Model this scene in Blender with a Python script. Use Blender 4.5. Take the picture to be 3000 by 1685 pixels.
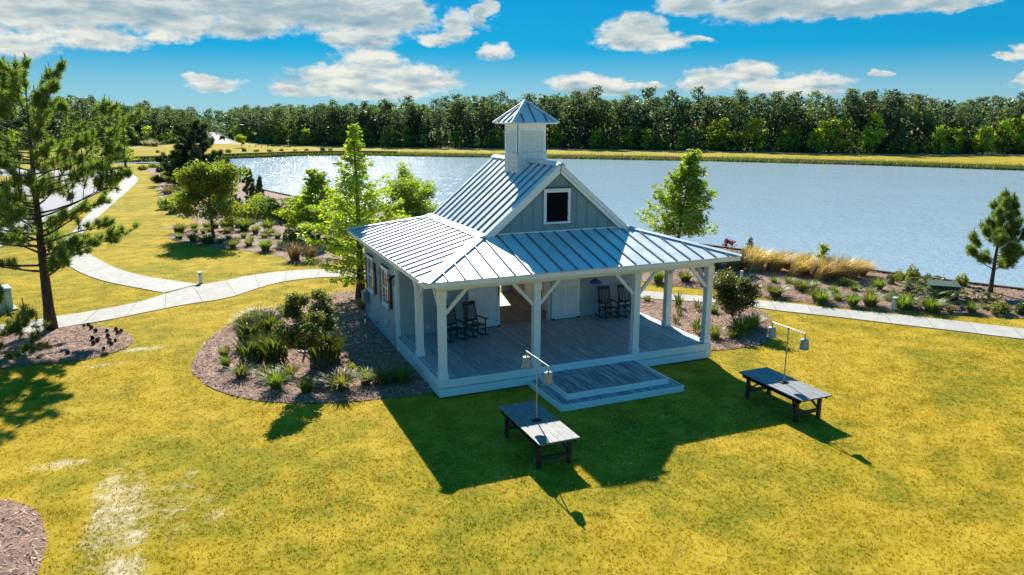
import bpy, bmesh, math, random
import numpy as np
from mathutils import Vector, Matrix
from mathutils.geometry import delaunay_2d_cdt

for o in list(bpy.data.objects): bpy.data.objects.remove(o)
scene = bpy.context.scene
COL = scene.collection
rnd = random.Random(7)
rng = np.random.default_rng(11)
PI = math.pi

# ------------------------------------------------------------------ camera
CAM = (-6.1935, -19.7827, 8.11); YAW = .4052; PITCH = .2251; ROLL = .0019
fw = Vector((math.sin(YAW)*math.cos(PITCH), math.cos(YAW)*math.cos(PITCH), -math.sin(PITCH)))
rt = Vector((math.cos(YAW), -math.sin(YAW), 0)); up = rt.cross(fw)
rt2 = rt*math.cos(ROLL)+up*math.sin(ROLL); up2 = up*math.cos(ROLL)-rt*math.sin(ROLL)
cd = bpy.data.cameras.new('camera'); cam = bpy.data.objects.new('camera', cd); COL.objects.link(cam)
cam.matrix_world = Matrix(((rt2.x, up2.x, -fw.x, CAM[0]), (rt2.y, up2.y, -fw.y, CAM[1]), (rt2.z, up2.z, -fw.z, CAM[2]), (0, 0, 0, 1)))
cd.sensor_width = 36; cd.lens = 26.03; cd.clip_end = 5000; cd.clip_start = .1
scene.camera = cam
def screen_x(x, y, z=0):
    d = Vector((x, y, z))-Vector(CAM); return d.dot(rt2)/max(.1, d.dot(fw))

# ------------------------------------------------------------------ sun, sky, exposure
SUN = Vector((.286, 1.316, 1.0)); EL = math.atan2(1, math.hypot(.286, 1.316)); AZ = math.atan2(.286, 1.316)
sl = bpy.data.lights.new('sun', 'SUN'); sl.energy = 5.0; sl.angle = math.radians(.5); sl.color = (1, .93, .80)
so = bpy.data.objects.new('sun', sl); COL.objects.link(so)
so.rotation_euler = SUN.to_track_quat('Z', 'Y').to_euler(); so.location = (10, 40, 40)
scene.view_settings.view_transform = 'Standard'; scene.view_settings.look = 'None'
scene.view_settings.exposure = 1.05; scene.view_settings.gamma = 1; scene.view_settings.use_curve_mapping = False

world = bpy.data.worlds.new('World'); scene.world = world; world.use_nodes = True
wt = world.node_tree; wt.nodes.clear()
class NT:
    """tiny node-tree writer"""
    def __init__(s, t): s.t = t
    def n(s, typ, **kw):
        nd = s.t.nodes.new(typ)
        for k, v in kw.items():
            if k.startswith('i_'):
                key = k[2:]; key = int(key) if key.isdigit() else key.replace('_', ' ')
                s.set(nd.inputs[key], v)
            else: setattr(nd, k, v)
        return nd
    def set(s, inp, v):
        if isinstance(v, bpy.types.NodeSocket): s.t.links.new(v, inp)
        elif isinstance(v, bpy.types.Node): s.t.links.new(v.outputs[0], inp)
        else: inp.default_value = v
    def m(s, op, a, b=None, c=None, clamp=False):
        nd = s.t.nodes.new('ShaderNodeMath'); nd.operation = op; nd.use_clamp = clamp
        for i, v in enumerate((a, b, c)):
            if v is not None: s.set(nd.inputs[i], v)
        return nd.outputs[0]
    def mix(s, f, a, b, mode='MIX'):
        nd = s.t.nodes.new('ShaderNodeMix'); nd.data_type = 'RGBA'; nd.blend_type = mode
        s.set(nd.inputs[0], f); s.set(nd.inputs[6], col4(a)); s.set(nd.inputs[7], col4(b)); return nd.outputs[2]
    def noise(s, vec, scale, detail=3, rough=.55, dist=0, d='3D'):
        nd = s.t.nodes.new('ShaderNodeTexNoise'); nd.noise_dimensions = d
        if vec is not None: s.set(nd.inputs['Vector'], vec)
        nd.inputs['Scale'].default_value = scale; nd.inputs['Detail'].default_value = detail
        nd.inputs['Roughness'].default_value = rough; nd.inputs['Distortion'].default_value = dist
        return nd.outputs['Fac']
    def ramp(s, f, lo, hi, a=0., b=1., smooth=True):
        nd = s.t.nodes.new('ShaderNodeMapRange'); nd.interpolation_type = 'SMOOTHSTEP' if smooth else 'LINEAR'
        s.set(nd.inputs[0], f); nd.inputs[1].default_value = lo; nd.inputs[2].default_value = hi
        nd.inputs[3].default_value = a; nd.inputs[4].default_value = b; return nd.outputs[0]
    def link(s, a, b): s.t.links.new(a, b)
def col4(c):
    if isinstance(c, (tuple, list)): return (c[0], c[1], c[2], 1)
    return c

def build_sky():
    w = NT(wt)
    sky = w.n('ShaderNodeTexSky', sky_type='NISHITA', sun_disc=False)
    sky.sun_elevation = EL; sky.sun_rotation = AZ; sky.air_density = 1.0; sky.dust_density = .25; sky.ozone_density = 3.5; sky.altitude = 0
    tint = w.mix(1.0, sky.outputs[0], (.03, .40, .70), 'MULTIPLY')
    geo = w.n('ShaderNodeNewGeometry')
    sep = w.n('ShaderNodeSeparateXYZ', i_0=w.n('ShaderNodeTexCoord').outputs['Generated'])
    az = w.m('MULTIPLY', w.m('ARCTAN2', sep.outputs[0], sep.outputs[1]), 180/PI)
    el = w.m('MULTIPLY', w.m('ARCSINE', sep.outputs[2]), 180/PI)
    grad = w.mix(w.ramp(el, 0., 3.3), (2.9, 3.9, 4.35), (1.7, 3.2, 3.95))
    grad = w.mix(w.ramp(el, 2.0, 5.2), grad, (.03, 2.1, 3.6))
    grad = w.mix(w.ramp(el, 4.5, 10.), grad, (.01, 1.8, 3.6))
    base = w.mix(.28, grad, tint)
    # cloud coordinates: degrees, warped by noise
    cb = w.n('ShaderNodeCombineXYZ', i_0=az, i_1=w.m('MULTIPLY', el, 1.7))
    n1 = w.noise(cb.outputs[0], .35, 6, .6); n2 = w.noise(cb.outputs[0], 1.3, 5, .62)
    BL = [(-8.1, 6.15, 5.1, 1.39), (-2.3, 6.75, 7.5, 1.22), (6.5, 6.92, 7.8, 1.29), (13.4, 6.59, 4.9, 1.34), (15.4, 7.44, 2.6, 1.32), (-5.2, 4.93, 3.5, .78), (-9.4, 4.44, 2.6, .94), (-.9, 5.2, 1.8, .56), (5.4, 6.04, 3.0, .78), (12.0, 5.61, 3.1, .87), (19.2, 6.41, 1.4, 1.35), (21.1, 7.51, 1.1, 1.34), (17.7, 5.57, 1.7, .55), (12.7, 3.71, 3.2, 1.51), (9.9, 2.7, 3.7, 1.1), (16.2, 2.76, 3.8, 1.13), (7.3, 1.89, 2.0, .55), (13.0, 2.03, 6.4, .79), (2.0, 2.3, 2.1, .67), (.8, 2.76, 1.0, .42), (22.1, 4.77, 1.2, .75), (32.2, 6.1, 2.6, 1.34), (33.7, 5.39, 3.1, .87), (31.1, 5.7, 2.3, .96), (36.5, 5.48, 1.5, .32), (36.3, 7.87, 3.0, 1.04), (41.7, 7.42, 6.3, 1.07), (48.0, 7.24, 5.2, .79), (51.9, 7.17, 2.8, .62), (28.6, 2.45, 2.6, .85), (31.2, 2.27, 1.8, .63), (37.5, 2.74, 2.0, 1.04), (33.5, 2.35, 1.2, .39), (40.2, 3.25, 2.3, .76), (44.5, 2.32, 2.8, .91), (42.4, 2.27, 3.1, .7), (48.6, 3.03, .8, .31), (56.5, 4.05, .8, .61), (57.0, 2.26, .8, .72),
          (-6, 7.6, 7, 1.1), (3.5, 7.9, 9, 1.2), (11, 7.6, 7, 1.2), (1, 6.0, 6, .8), (-18, 3, 4, 1.2), (-16, 7, 5, 1.2), (-28, 5, 5, 1.4), (64, 3.2, 3, 1), (70, 6, 5, 1.3), (82, 3, 4, 1.1)]
    wn = w.n('ShaderNodeTexNoise', i_Vector=cb.outputs[0], i_Scale=.55, i_Detail=4., i_Roughness=.6)
    ws = w.n('ShaderNodeSeparateXYZ', i_0=wn.outputs['Color'])
    azw = w.m('ADD', az, w.m('MULTIPLY_ADD', ws.outputs[0], 3.4, -1.7)); elw = w.m('ADD', el, w.m('MULTIPLY_ADD', ws.outputs[1], 1.1, -.55))
    acc = None; shade = None
    for a, e, ra, re in BL:
        dx = w.m('MULTIPLY_ADD', azw, 1/ra, -a/ra); dy = w.m('MULTIPLY_ADD', elw, 1/re, -e/re)
        r2 = w.m('MULTIPLY_ADD', dy, dy, w.m('MULTIPLY', dx, dx))
        d = w.m('SUBTRACT', 1.0, r2)
        acc = d if acc is None else w.m('SMOOTH_MAX', acc, d, .25)
        t = w.m('MULTIPLY', dy, w.m('MAXIMUM', d, 0.))           # upper (+) or lower (-) half of the puff
        shade = t if shade is None else w.m('ADD', shade, t)
    high = w.m('MULTIPLY', w.ramp(el, 9.5, 13), w.ramp(w.noise(cb.outputs[0], .06, 5, .6), .51, .66, -1.5, .8))
    acc = w.m('MAXIMUM', acc, w.m('ADD', high, w.m('MULTIPLY', w.m('SUBTRACT', 1., w.ramp(el, 9.5, 13)), -3.)))
    dens = w.m('ADD', acc, w.m('ADD', w.m('MULTIPLY_ADD', n1, 1.8, -.9), w.m('MULTIPLY_ADD', n2, 1.0, -.5)))
    mask = w.m('MULTIPLY', w.ramp(dens, -.08, .8), w.ramp(el, -.3, 1.6))
    n3 = w.noise(w.n('ShaderNodeMapping', i_Vector=cb.outputs[0], i_Scale=(.45, 1, 1)).outputs[0], .75, 3, .5)
    lit = w.m('ADD', w.m('ADD', w.m('MULTIPLY', shade, .42), w.m('MULTIPLY_ADD', n2, .9, -.45)), w.m('MULTIPLY_ADD', n3, 2.6, -.58), clamp=True)
    thick = w.ramp(dens, .3, 1.15)
    top = w.ramp(el, 5.2, 7.0)
    lit = w.m('MULTIPLY', lit, w.m('SUBTRACT', 1.0, w.m('MULTIPLY', thick, w.m('MULTIPLY_ADD', top, .62, .10))), clamp=True)
    cloud = w.mix(lit, (1.5, 2.5, 3.1), (5.9, 5.75, 5.1))
    final = w.mix(w.m('MULTIPLY', mask, .96), base, cloud)
    bg = w.n('ShaderNodeBackground', i_Color=final, i_Strength=.077)
    out = w.n('ShaderNodeOutputWorld'); w.link(bg.outputs[0], out.inputs[0])
build_sky()

# ------------------------------------------------------------------ materials
M = {}
def newmat(name):
    m = bpy.data.materials.new(name); m.use_nodes = True; t = m.node_tree; t.nodes.clear(); M[name] = m
    w = NT(t); out = w.n('ShaderNodeOutputMaterial'); return m, w, out
def pmat(name, c1, c2=None, rough=.6, scale=4., bump=0., bscale=40., metal=0., objvar=.0, stretch=None, spec=.5, fine=None):
    m, w, out = newmat(name)
    pos = w.n('ShaderNodeNewGeometry').outputs['Position']
    if stretch:
        mp = w.n('ShaderNodeMapping', i_Vector=pos, i_Scale=stretch); pos = mp.outputs[0]
    f = w.ramp(w.noise(pos, scale, 5, .6), .3, .7)
    c = w.mix(f, c1, c2 or tuple(x*.8 for x in c1))
    if fine: c = w.mix(w.ramp(w.noise(pos, fine[0], 3, .6), .35, .65), c, fine[1], 'MULTIPLY')
    if objvar:
        r = w.n('ShaderNodeObjectInfo').outputs['Random']
        v = w.ramp(r, 0, 1, 1-objvar, 1+objvar, False)
        h = w.n('ShaderNodeHueSaturation', i_Value=v, i_Color=c); c = h.outputs[0]
    b = w.n('ShaderNodeBsdfPrincipled', i_Base_Color=c, i_Metallic=metal)
    b.inputs['Specular IOR Level'].default_value = spec
    w.set(b.inputs['Roughness'], w.ramp(w.noise(pos, scale*2.3, 3), .3, .7, max(.02, rough-.06), min(1, rough+.08)))
    if bump:
        bp = w.n('ShaderNodeBump', i_Strength=bump, i_Distance=.02, i_Height=w.noise(pos, bscale, 4, .65)); w.link(bp.outputs[0], b.inputs['Normal'])
    w.link(b.outputs[0], out.inputs[0]); return m
def leafmat(name, c1, c2, trans=.45, tcol=1.5, rough=.5, isl=True, gloss=.06):
    m, w, out = newmat(name)
    r = w.n('ShaderNodeNewGeometry').outputs['Random Per Island']
    oi = w.n('ShaderNodeObjectInfo').outputs['Random']
    c = w.mix(r, c1, c2)
    h = w.n('ShaderNodeHueSaturation', i_Value=w.ramp(oi, 0, 1, .82, 1.2, False), i_Hue=w.ramp(oi, 0, 1, .49, .51, False), i_Color=c); c = h.outputs[0]
    d = w.n('ShaderNodeBsdfDiffuse', i_Color=c)
    tc = w.mix(1., c, (tcol*1.1, tcol*1.12, tcol*.55), 'MULTIPLY')
    t = w.n('ShaderNodeBsdfTranslucent', i_Color=tc)
    mx = w.n('ShaderNodeMixShader', i_0=trans); w.link(d.outputs[0], mx.inputs[1]); w.link(t.outputs[0], mx.inputs[2])
    g = w.n('ShaderNodeBsdfGlossy', i_Roughness=rough, i_Color=(.8, .8, .8, 1))
    m2 = w.n('ShaderNodeMixShader', i_0=gloss); w.link(mx.outputs[0], m2.inputs[1]); w.link(g.outputs[0], m2.inputs[2])
    w.link(m2.outputs[0], out.inputs[0]); return m

pmat('white_paint', (.83, .87, .89), (.77, .81, .84), rough=.45, scale=1.2, bump=.08, bscale=60, fine=(14., (.93, .93, .92)))
pmat('trim_white', (.82, .85, .87), (.76, .79, .81), rough=.4, scale=2., objvar=.03)
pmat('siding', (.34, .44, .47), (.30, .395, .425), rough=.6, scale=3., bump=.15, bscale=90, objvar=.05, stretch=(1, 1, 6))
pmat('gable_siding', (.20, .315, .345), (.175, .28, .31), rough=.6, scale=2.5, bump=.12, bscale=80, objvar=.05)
pmat('shingle_white', (.74, .76, .76), (.62, .64, .65), rough=.6, scale=8., objvar=.07, bump=.2)
pmat('roof_metal', (.64, .70, .75), (.57, .635, .69), rough=.42, scale=.9, metal=.3, objvar=.03, bump=.03, bscale=6)
pmat('roof_seam', (.24, .26, .30), (.20, .22, .26), rough=.42, metal=.6)
pmat('deck_wood', (.43, .54, .62), (.30, .39, .46), rough=.5, scale=3., objvar=.16, stretch=(8, .7, 1), bump=.3, bscale=30, fine=(2.2, (.72, .72, .74)))
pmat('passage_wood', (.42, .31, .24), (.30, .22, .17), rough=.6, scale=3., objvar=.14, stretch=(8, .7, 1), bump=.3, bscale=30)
pmat('step_wood', (.44, .51, .56), (.26, .31, .35), rough=.55, scale=3., objvar=.16, stretch=(8, .7, 1), bump=.3, bscale=30, fine=(1.1, (.42, .42, .46)))
pmat('table_wood', (.25, .26, .28), (.145, .15, .165), spec=.3, rough=.55, scale=4., objvar=.12, stretch=(9, .8, 1), bump=.35, bscale=22)
pmat('table_frame', (.035, .03, .03), (.02, .018, .018), rough=.5, scale=5.)
pmat('black_paint', (.018, .016, .017), (.012, .011, .012), rough=.4, scale=5.)
pmat('black_iron', (.015, .015, .016), (.03, .028, .026), rough=.45, metal=.6)
pmat('dark_shutter', (.055, .048, .042), (.035, .03, .028), rough=.5, objvar=.1)
pmat('window_dark', (.004, .005, .009), (.007, .008, .013), rough=.7, spec=.1)
pmat('galvanised', (.34, .38, .41), (.25, .29, .32), rough=.45, metal=.45, scale=9., fine=(60., (.8, .82, .84)))
pmat('pipe_metal', (.40, .42, .43), (.30, .32, .33), rough=.38, metal=.7, scale=12)
pmat('blue_enamel', (.03, .10, .36), (.025, .085, .30), rough=.3)
pmat('concrete', (.40, .39, .375), (.33, .325, .31), rough=.85, scale=1.4, bump=.2, bscale=50, objvar=.06, fine=(7., (.88, .87, .86)))
pmat('joint_dirt', (.10, .085, .065), rough=.95)
pmat('asphalt', (.27, .28, .30), (.22, .23, .25), rough=.85, scale=1.5, bump=.2, bscale=40)
pmat('kerb_concrete', (.45, .44, .42), rough=.85)
pmat('bark', (.10, .062, .042), (.045, .030, .024), rough=.9, scale=7., stretch=(1, 1, .35), bump=.9, bscale=18)
pmat('bark_grey', (.13, .10, .08), (.07, .055, .045), rough=.9, scale=6., bump=.7, bscale=20)
pmat('wood_bark', (.055, .042, .035), (.03, .024, .02), rough=.9, scale=4.)
pmat('bulkhead_wood', (.10, .075, .055), (.06, .045, .035), rough=.85, scale=3., objvar=.15)
pmat('meter_grey', (.26, .29, .30), (.22, .25, .26), rough=.5)
pmat('transformer_green', (.03, .065, .045), (.025, .055, .038), rough=.6)
pmat('pale_green_paint', (.42, .55, .50), (.36, .49, .45), rough=.5)
pmat('bright_white', (.82, .82, .80), rough=.5)
pmat('candle', (.30, .19, .08), (.24, .16, .07), rough=.7)
pmat('cone_brown', (.05, .028, .016), (.03, .018, .012), rough=.9)
pmat('forest_floor', (.03, .03, .018), (.016, .018, .012), rough=.95, scale=.3)
pmat('car_paint', (.02, .022, .028), rough=.25)
pmat('car_red', (.35, .02, .015), rough=.3)
pmat('tyre', (.012, .012, .012), rough=.8)
leafmat('pine_needle', (.075, .135, .03), (.19, .235, .04), .5, 1.75)
leafmat('pine_dark', (.030, .062, .030), (.085, .115, .036), .4, 1.6)
leafmat('cypress_leaf', (.15, .235, .014), (.32, .37, .018), .58, 1.75)
leafmat('oak_leaf', (.11, .18, .016), (.26, .31, .022), .55, 1.75)
leafmat('maple_leaf', (.13, .19, .018), (.28, .32, .026), .55, 1.7)
leafmat('myrtle_leaf', (.05, .09, .016), (.16, .13, .025), .45, 1.6)
leafmat('shrub_leaf', (.13, .17, .016), (.28, .27, .025), .48, 1.6)
leafmat('shrub_dark', (.04, .075, .018), (.11, .145, .020), .42, 1.6)
leafmat('grass_green', (.07, .13, .016), (.20, .24, .028), .48, 1.55)
leafmat('grass_olive', (.075, .105, .025), (.22, .21, .035), .46, 1.6)
leafmat('grass_tan', (.34, .23, .08), (.60, .45, .21), .45, 1.3)
leafmat('grass_brown', (.12, .09, .05), (.24, .17, .08), .4, 1.3)
leafmat('sword_leaf', (.028, .055, .012), (.12, .15, .022), .42, 1.55, rough=.4, gloss=.05)
leafmat('fan_leaf', (.05, .085, .022), (.13, .16, .028), .42, 1.4, rough=.45, gloss=.03)
leafmat('red_leaf', (.10, .012, .022), (.20, .03, .04), .45, 1.4)
leafmat('wood_pine', (.058, .105, .062), (.16, .20, .08), .46, 1.7)
leafmat('wood_pine_b', (.044, .086, .062), (.12, .16, .08), .44, 1.6)
leafmat('wood_broad', (.15, .225, .018), (.35, .40, .022), .58, 1.9)
leafmat('wood_mass', (.038, .078, .052), (.10, .145, .066), .42, 1.6)
leafmat('wood_broad_b', (.07, .125, .028), (.17, .22, .034), .5, 1.7)
leafmat('reed_leaf', (.06, .10, .015), (.16, .18, .022), .45, 1.5)
leafmat('reed_brown', (.08, .07, .04), (.16, .12, .06), .4, 1.3)
leafmat('pampas', (.22, .21, .14), (.36, .34, .26), .4, 1.2)

def lawn_color(w, pos):
    a = w.noise(pos, .22, 5, .6, .3); b = w.noise(pos, 1.1, 5, .65); c = w.noise(pos, 7., 4, .7)
    yel = w.mix(w.ramp(b, .35, .68), (.40, .270, .008), (.53, .385, .034))
    grn = w.mix(w.ramp(b, .3, .7), (.172, .186, .005), (.29, .255, .007))
    f = w.ramp(w.m('ADD', w.m('MULTIPLY', a, .75), w.m('ADD', w.m('MULTIPLY', b, .35), w.m('MULTIPLY', c, .16))), .50, .74)
    base = w.mix(f, grn, yel)
    base = w.mix(w.ramp(c, .40, .70), base, w.mix(.5, base, (.44, .30, .06)))
    base = w.mix(w.m('MULTIPLY', w.ramp(w.noise(pos, 2.6, 5, .7, .5), .48, .72), .4), base, (.36, .22, .012))
    base = w.mix(w.m('MULTIPLY', w.ramp(w.noise(pos, 18., 3, .7), .52, .72), .45), base, (.13, .125, .006))
    # bare sandy patches where the turf has worn through
    sep = w.n('ShaderNodeSeparateXYZ', i_0=pos)
    acc = None
    for x, y, rx, ry, k in [(-8.2, -3.9, 1.0, 3.6, .80), (-8.45, -2.3, .5, 1.2, 1.), (-7.85, -4.6, .4, .9, 1.), (-7.95, -6.0, .55, .9, 1.), (-9.7, -.5, .9, .4, .85), (-6.8, -2.3, .35, .35, .7), (-6.3, -4.5, .5, .7, .7), (-7.3, -3.6, 1.4, 2.2, .55), (-8.3, 8.8, 1.1, .5, .9), (-9.4, 7.4, 1.3, .4, .7)]:
        dx = w.m('MULTIPLY_ADD', sep.outputs[0], 1/rx, -x/rx); dy = w.m('MULTIPLY_ADD', sep.outputs[1], 1/ry, -y/ry)
        d = w.m('SUBTRACT', k, w.m('MULTIPLY_ADD', dx, dx, w.m('MULTIPLY', dy, dy)))
        acc = d if acc is None else w.m('MAXIMUM', acc, d)
    bare = w.ramp(w.m('ADD', w.m('MULTIPLY', w.ramp(acc, -1.6, 1.0, -1.0, .43, False), 1.), w.m('ADD', w.m('MULTIPLY', w.noise(pos, 1.7, 6, .75, .8), 1.5), w.m('MULTIPLY', c, .7))), 1.12, 1.78)
    return base, bare
def lawn_mat(name, blade):
    m, w, out = newmat(name)
    g = w.n('ShaderNodeNewGeometry'); pos = g.outputs['Position']
    base, bare = lawn_color(w, pos)
    if blade:
        v = w.ramp(g.outputs['Random Per Island'], 0, 1, .75, 1.4, False)
        h = w.n('ShaderNodeHueSaturation', i_Value=v, i_Color=base)
        col = w.mix(w.m('MULTIPLY', bare, .75), h.outputs[0], (.56, .46, .28))
        d = w.n('ShaderNodeBsdfDiffuse', i_Color=col)
        t = w.n('ShaderNodeBsdfTranslucent', i_Color=w.mix(1., col, (1.3, 1.2, .8), 'MULTIPLY'))
        mx = w.n('ShaderNodeMixShader', i_0=.4); w.link(d.outputs[0], mx.inputs[1]); w.link(t.outputs[0], mx.inputs[2])
        w.link(mx.outputs[0], out.inputs[0])
    else:
        f = w.noise(pos, 45., 3, .7)
        col = w.mix(w.ramp(f, .35, .7), w.mix(1., base, (.72, .72, .7), 'MULTIPLY'), base)
        col = w.mix(bare, col, w.mix(f, (.48, .39, .25), (.66, .57, .42)))
        b = w.n('ShaderNodeBsdfPrincipled', i_Base_Color=col, i_Roughness=.95); b.inputs['Specular IOR Level'].default_value = .1
        bp = w.n('ShaderNodeBump', i_Strength=.5, i_Distance=.03, i_Height=w.m('ADD', f, w.noise(pos, 12., 3)))
        w.link(bp.outputs[0], b.inputs['Normal']); w.link(b.outputs[0], out.inputs[0])
lawn_mat('lawn', False); lawn_mat('lawn_blade', True)
pmat('mulch', (.35, .225, .175), (.21, .125, .098), rough=.95, scale=2., bump=.9, bscale=34, fine=(26., (.62, .58, .56)))
leafmat('mulch_straw', (.70, .48, .36), (.13, .07, .05), .1, 1.0, gloss=.02)

def water_mat():
    m, w, out = newmat('water')
    pos = w.n('ShaderNodeNewGeometry').outputs['Position']
    mp = w.n('ShaderNodeMapping', i_Vector=pos, i_Scale=(.8, 1.35, 1), i_Rotation=(0, 0, -.35))
    h = w.m('ADD', w.m('MULTIPLY', w.noise(mp.outputs[0], 1.5, 3, .55, .4), 1.), w.m('ADD', w.m('MULTIPLY', w.noise(mp.outputs[0], 5., 2, .5), .35), w.m('MULTIPLY', w.noise(mp.outputs[0], .12, 2), 2.)))
    bp = w.n('ShaderNodeBump', i_Strength=.65, i_Distance=.2, i_Height=h)
    b = w.n('ShaderNodeBsdfPrincipled', i_Roughness=.12, i_IOR=1.33, i_Normal=bp.outputs[0])
    w.set(b.inputs['Base Color'], w.mix(w.noise(pos, .03, 3), (.27, .375, .46), (.32, .425, .51))); b.inputs['Specular IOR Level'].default_value = .15  # pale base colour stands in for bright sky reflection on the pond
    w.link(b.outputs[0], out.inputs[0])
water_mat()
def glass_mat():
    m, w, out = newmat('window_glass')
    b = w.n('ShaderNodeBsdfPrincipled', i_Base_Color=(.03, .06, .10, 1), i_Roughness=.06); w.link(b.outputs[0], out.inputs[0])
    m, w, out = newmat('bulb_glass')
    b = w.n('ShaderNodeBsdfPrincipled', i_Base_Color=(.75, .75, .72, 1), i_Roughness=.1); w.link(b.outputs[0], out.inputs[0])
glass_mat()

# ------------------------------------------------------------------ mesh helpers
def link(name, me, mat=None, parent=None, loc=None, rotz=0, scale=None):
    o = bpy.data.objects.new(name, me); COL.objects.link(o)
    if mat is not None and me is not None and not me.materials: me.materials.append(M[mat])
    if parent is not None: o.parent = parent
    if loc is not None: o.location = loc
    if rotz: o.rotation_euler = (0, 0, rotz)
    if scale is not None: o.scale = scale if isinstance(scale, (tuple, list)) else (scale,)*3
    return o
def tag(o, label, cat, group=None):
    o['label'] = label; o['category'] = cat
    if group: o['group'] = group
    return o
def kind(o, k): o['kind'] = k; return o
def thing(name, label, cat, loc=(0, 0, 0), rotz=0, group=None):
    return tag(link(name, None, None, None, loc, rotz), label, cat, group)
ORD = 'first second third fourth fifth sixth seventh eighth ninth tenth eleventh twelfth thirteenth fourteenth fifteenth sixteenth seventeenth eighteenth nineteenth twentieth twenty-first twenty-second twenty-third twenty-fourth twenty-fifth twenty-sixth twenty-seventh twenty-eighth twenty-ninth thirtieth thirty-first thirty-second thirty-third thirty-fourth thirty-fifth'.split()

class MB:
    def __init__(s): s.v = []; s.f = []
    def add(s, vs, fs):
        k = len(s.v); s.v += [tuple(p) for p in vs]; s.f += [tuple(i+k for i in f) for f in fs]; return s
    def box(s, x0, y0, z0, x1, y1, z1):
        return s.add([(x0, y0, z0), (x1, y0, z0), (x1, y1, z0), (x0, y1, z0), (x0, y0, z1), (x1, y0, z1), (x1, y1, z1), (x0, y1, z1)],
                     [(3, 2, 1, 0), (4, 5, 6, 7), (0, 1, 5, 4), (1, 2, 6, 5), (2, 3, 7, 6), (3, 0, 4, 7)])
    def beam(s, p0, p1, w, h, upv=(0, 0, 1)):
        p0 = Vector(p0); p1 = Vector(p1); d = (p1-p0).normalized(); u = Vector(upv)
        r = d.cross(u).normalized(); u = r.cross(d).normalized(); a = r*w/2; b = u*h/2
        q = [p0-a-b, p0+a-b, p0+a+b, p0-a+b, p1-a-b, p1+a-b, p1+a+b, p1-a+b]
        return s.add(q, [(0, 1, 2, 3), (7, 6, 5, 4), (1, 0, 4, 5), (2, 1, 5, 6), (3, 2, 6, 7), (0, 3, 7, 4)])
    def tube(s, pts, rad, n=8, caps=True):
        pts = [Vector(p) for p in pts]; rad = rad if isinstance(rad, (list, tuple)) else [rad]*len(pts)
        vs = []; fs = []; ref = None
        for i, p in enumerate(pts):
            d = (pts[min(i+1, len(pts)-1)]-pts[max(i-1, 0)]).normalized()
            if ref is None:
                ref = Vector((1, 0, 0)) if abs(d.x) < .8 else Vector((0, 1, 0))
            a = (ref-d*ref.dot(d)).normalized(); ref = a; b = d.cross(a)
            for k in range(n):
                t = 2*PI*k/n; vs.append(p+(a*math.cos(t)+b*math.sin(t))*rad[i])
        for i in range(len(pts)-1):
            for k in range(n):
                fs.append((i*n+k, i*n+(k+1) % n, (i+1)*n+(k+1) % n, (i+1)*n+k))
        if caps: fs.append(tuple(range(n))[::-1]); fs.append(tuple(range((len(pts)-1)*n, len(pts)*n)))
        return s.add(vs, fs)
    def lathe(s, prof, n=20, c=(0, 0, 0)):
        vs = []; fs = []
        for r, z in prof:
            for k in range(n): vs.append((c[0]+r*math.cos(2*PI*k/n), c[1]+r*math.sin(2*PI*k/n), c[2]+z))
        for i in range(len(prof)-1):
            for k in range(n): fs.append((i*n+k, i*n+(k+1) % n, (i+1)*n+(k+1) % n, (i+1)*n+k))
        return s.add(vs, fs)
    def slab(s, poly, off):
        """prism: planar polygon (CCW seen from +off) and the copy shifted by -off"""
        n = len(poly); o = Vector(off); top = [Vector(p) for p in poly]; bot = [p-o for p in top]
        return s.add(top+bot, [tuple(range(n)), tuple(range(2*n-1, n-1, -1))]+[(i, i+n, (i+1) % n+n, (i+1) % n) for i in range(n)])
    def mesh(s, name='m', smooth=False):
        me = bpy.data.meshes.new(name); me.from_pydata(s.v, [], s.f); me.validate(); me.update()
        if smooth: me.polygons.foreach_set('use_smooth', [True]*len(me.polygons))
        return me
    def build(s, name, mat, parent=None, loc=None, rotz=0, smooth=False, bevel=0):
        o = link(name, s.mesh(name, smooth), mat, parent, loc, rotz)
        if bevel:
            b = o.modifiers.new('bevel', 'BEVEL'); b.width = bevel; b.segments = 2; b.limit_method = 'ANGLE'
        return o
def fast_mesh(name, V, k):
    """V: (n*k,3) vertices, every k in a row one polygon"""
    V = np.asarray(V, np.float32).reshape(-1, 3); n = len(V); m = n//k
    me = bpy.data.meshes.new(name); me.vertices.add(n); me.vertices.foreach_set('co', V.ravel())
    me.loops.add(n); me.loops.foreach_set('vertex_index', np.arange(n, dtype=np.int32))
    me.polygons.add(m); me.polygons.foreach_set('loop_start', np.arange(0, n, k, dtype=np.int32))
    me.update(calc_edges=True); return me
def in_poly(P, poly):
    x, y = P[:, 0], P[:, 1]; c = np.zeros(len(P), bool); n = len(poly)
    for i in range(n):
        x0, y0 = poly[i]; x1, y1 = poly[(i+1) % n]
        if y0 == y1: continue
        c ^= ((y0 > y) != (y1 > y)) & (x < (x1-x0)*(y-y0)/(y1-y0)+x0)
    return c
def edge_dist(P, poly):
    d = np.full(len(P), 1e9); n = len(poly)
    for i in range(n):
        a = np.array(poly[i]); b = np.array(poly[(i+1) % n]); ab = b-a
        t = np.clip(((P-a)@ab)/(ab@ab+1e-9), 0, 1); d = np.minimum(d, np.linalg.norm(P-(a+t[:, None]*ab), axis=1))
    return d
def smooth_poly(p, it=2):
    for _ in range(it):
        q = []
        for i in range(len(p)):
            a = p[i]; b = p[(i+1) % len(p)]
            q += [(.75*a[0]+.25*b[0], .75*a[1]+.25*b[1]), (.25*a[0]+.75*b[0], .25*a[1]+.75*b[1])]
        p = q
    return p
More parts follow.
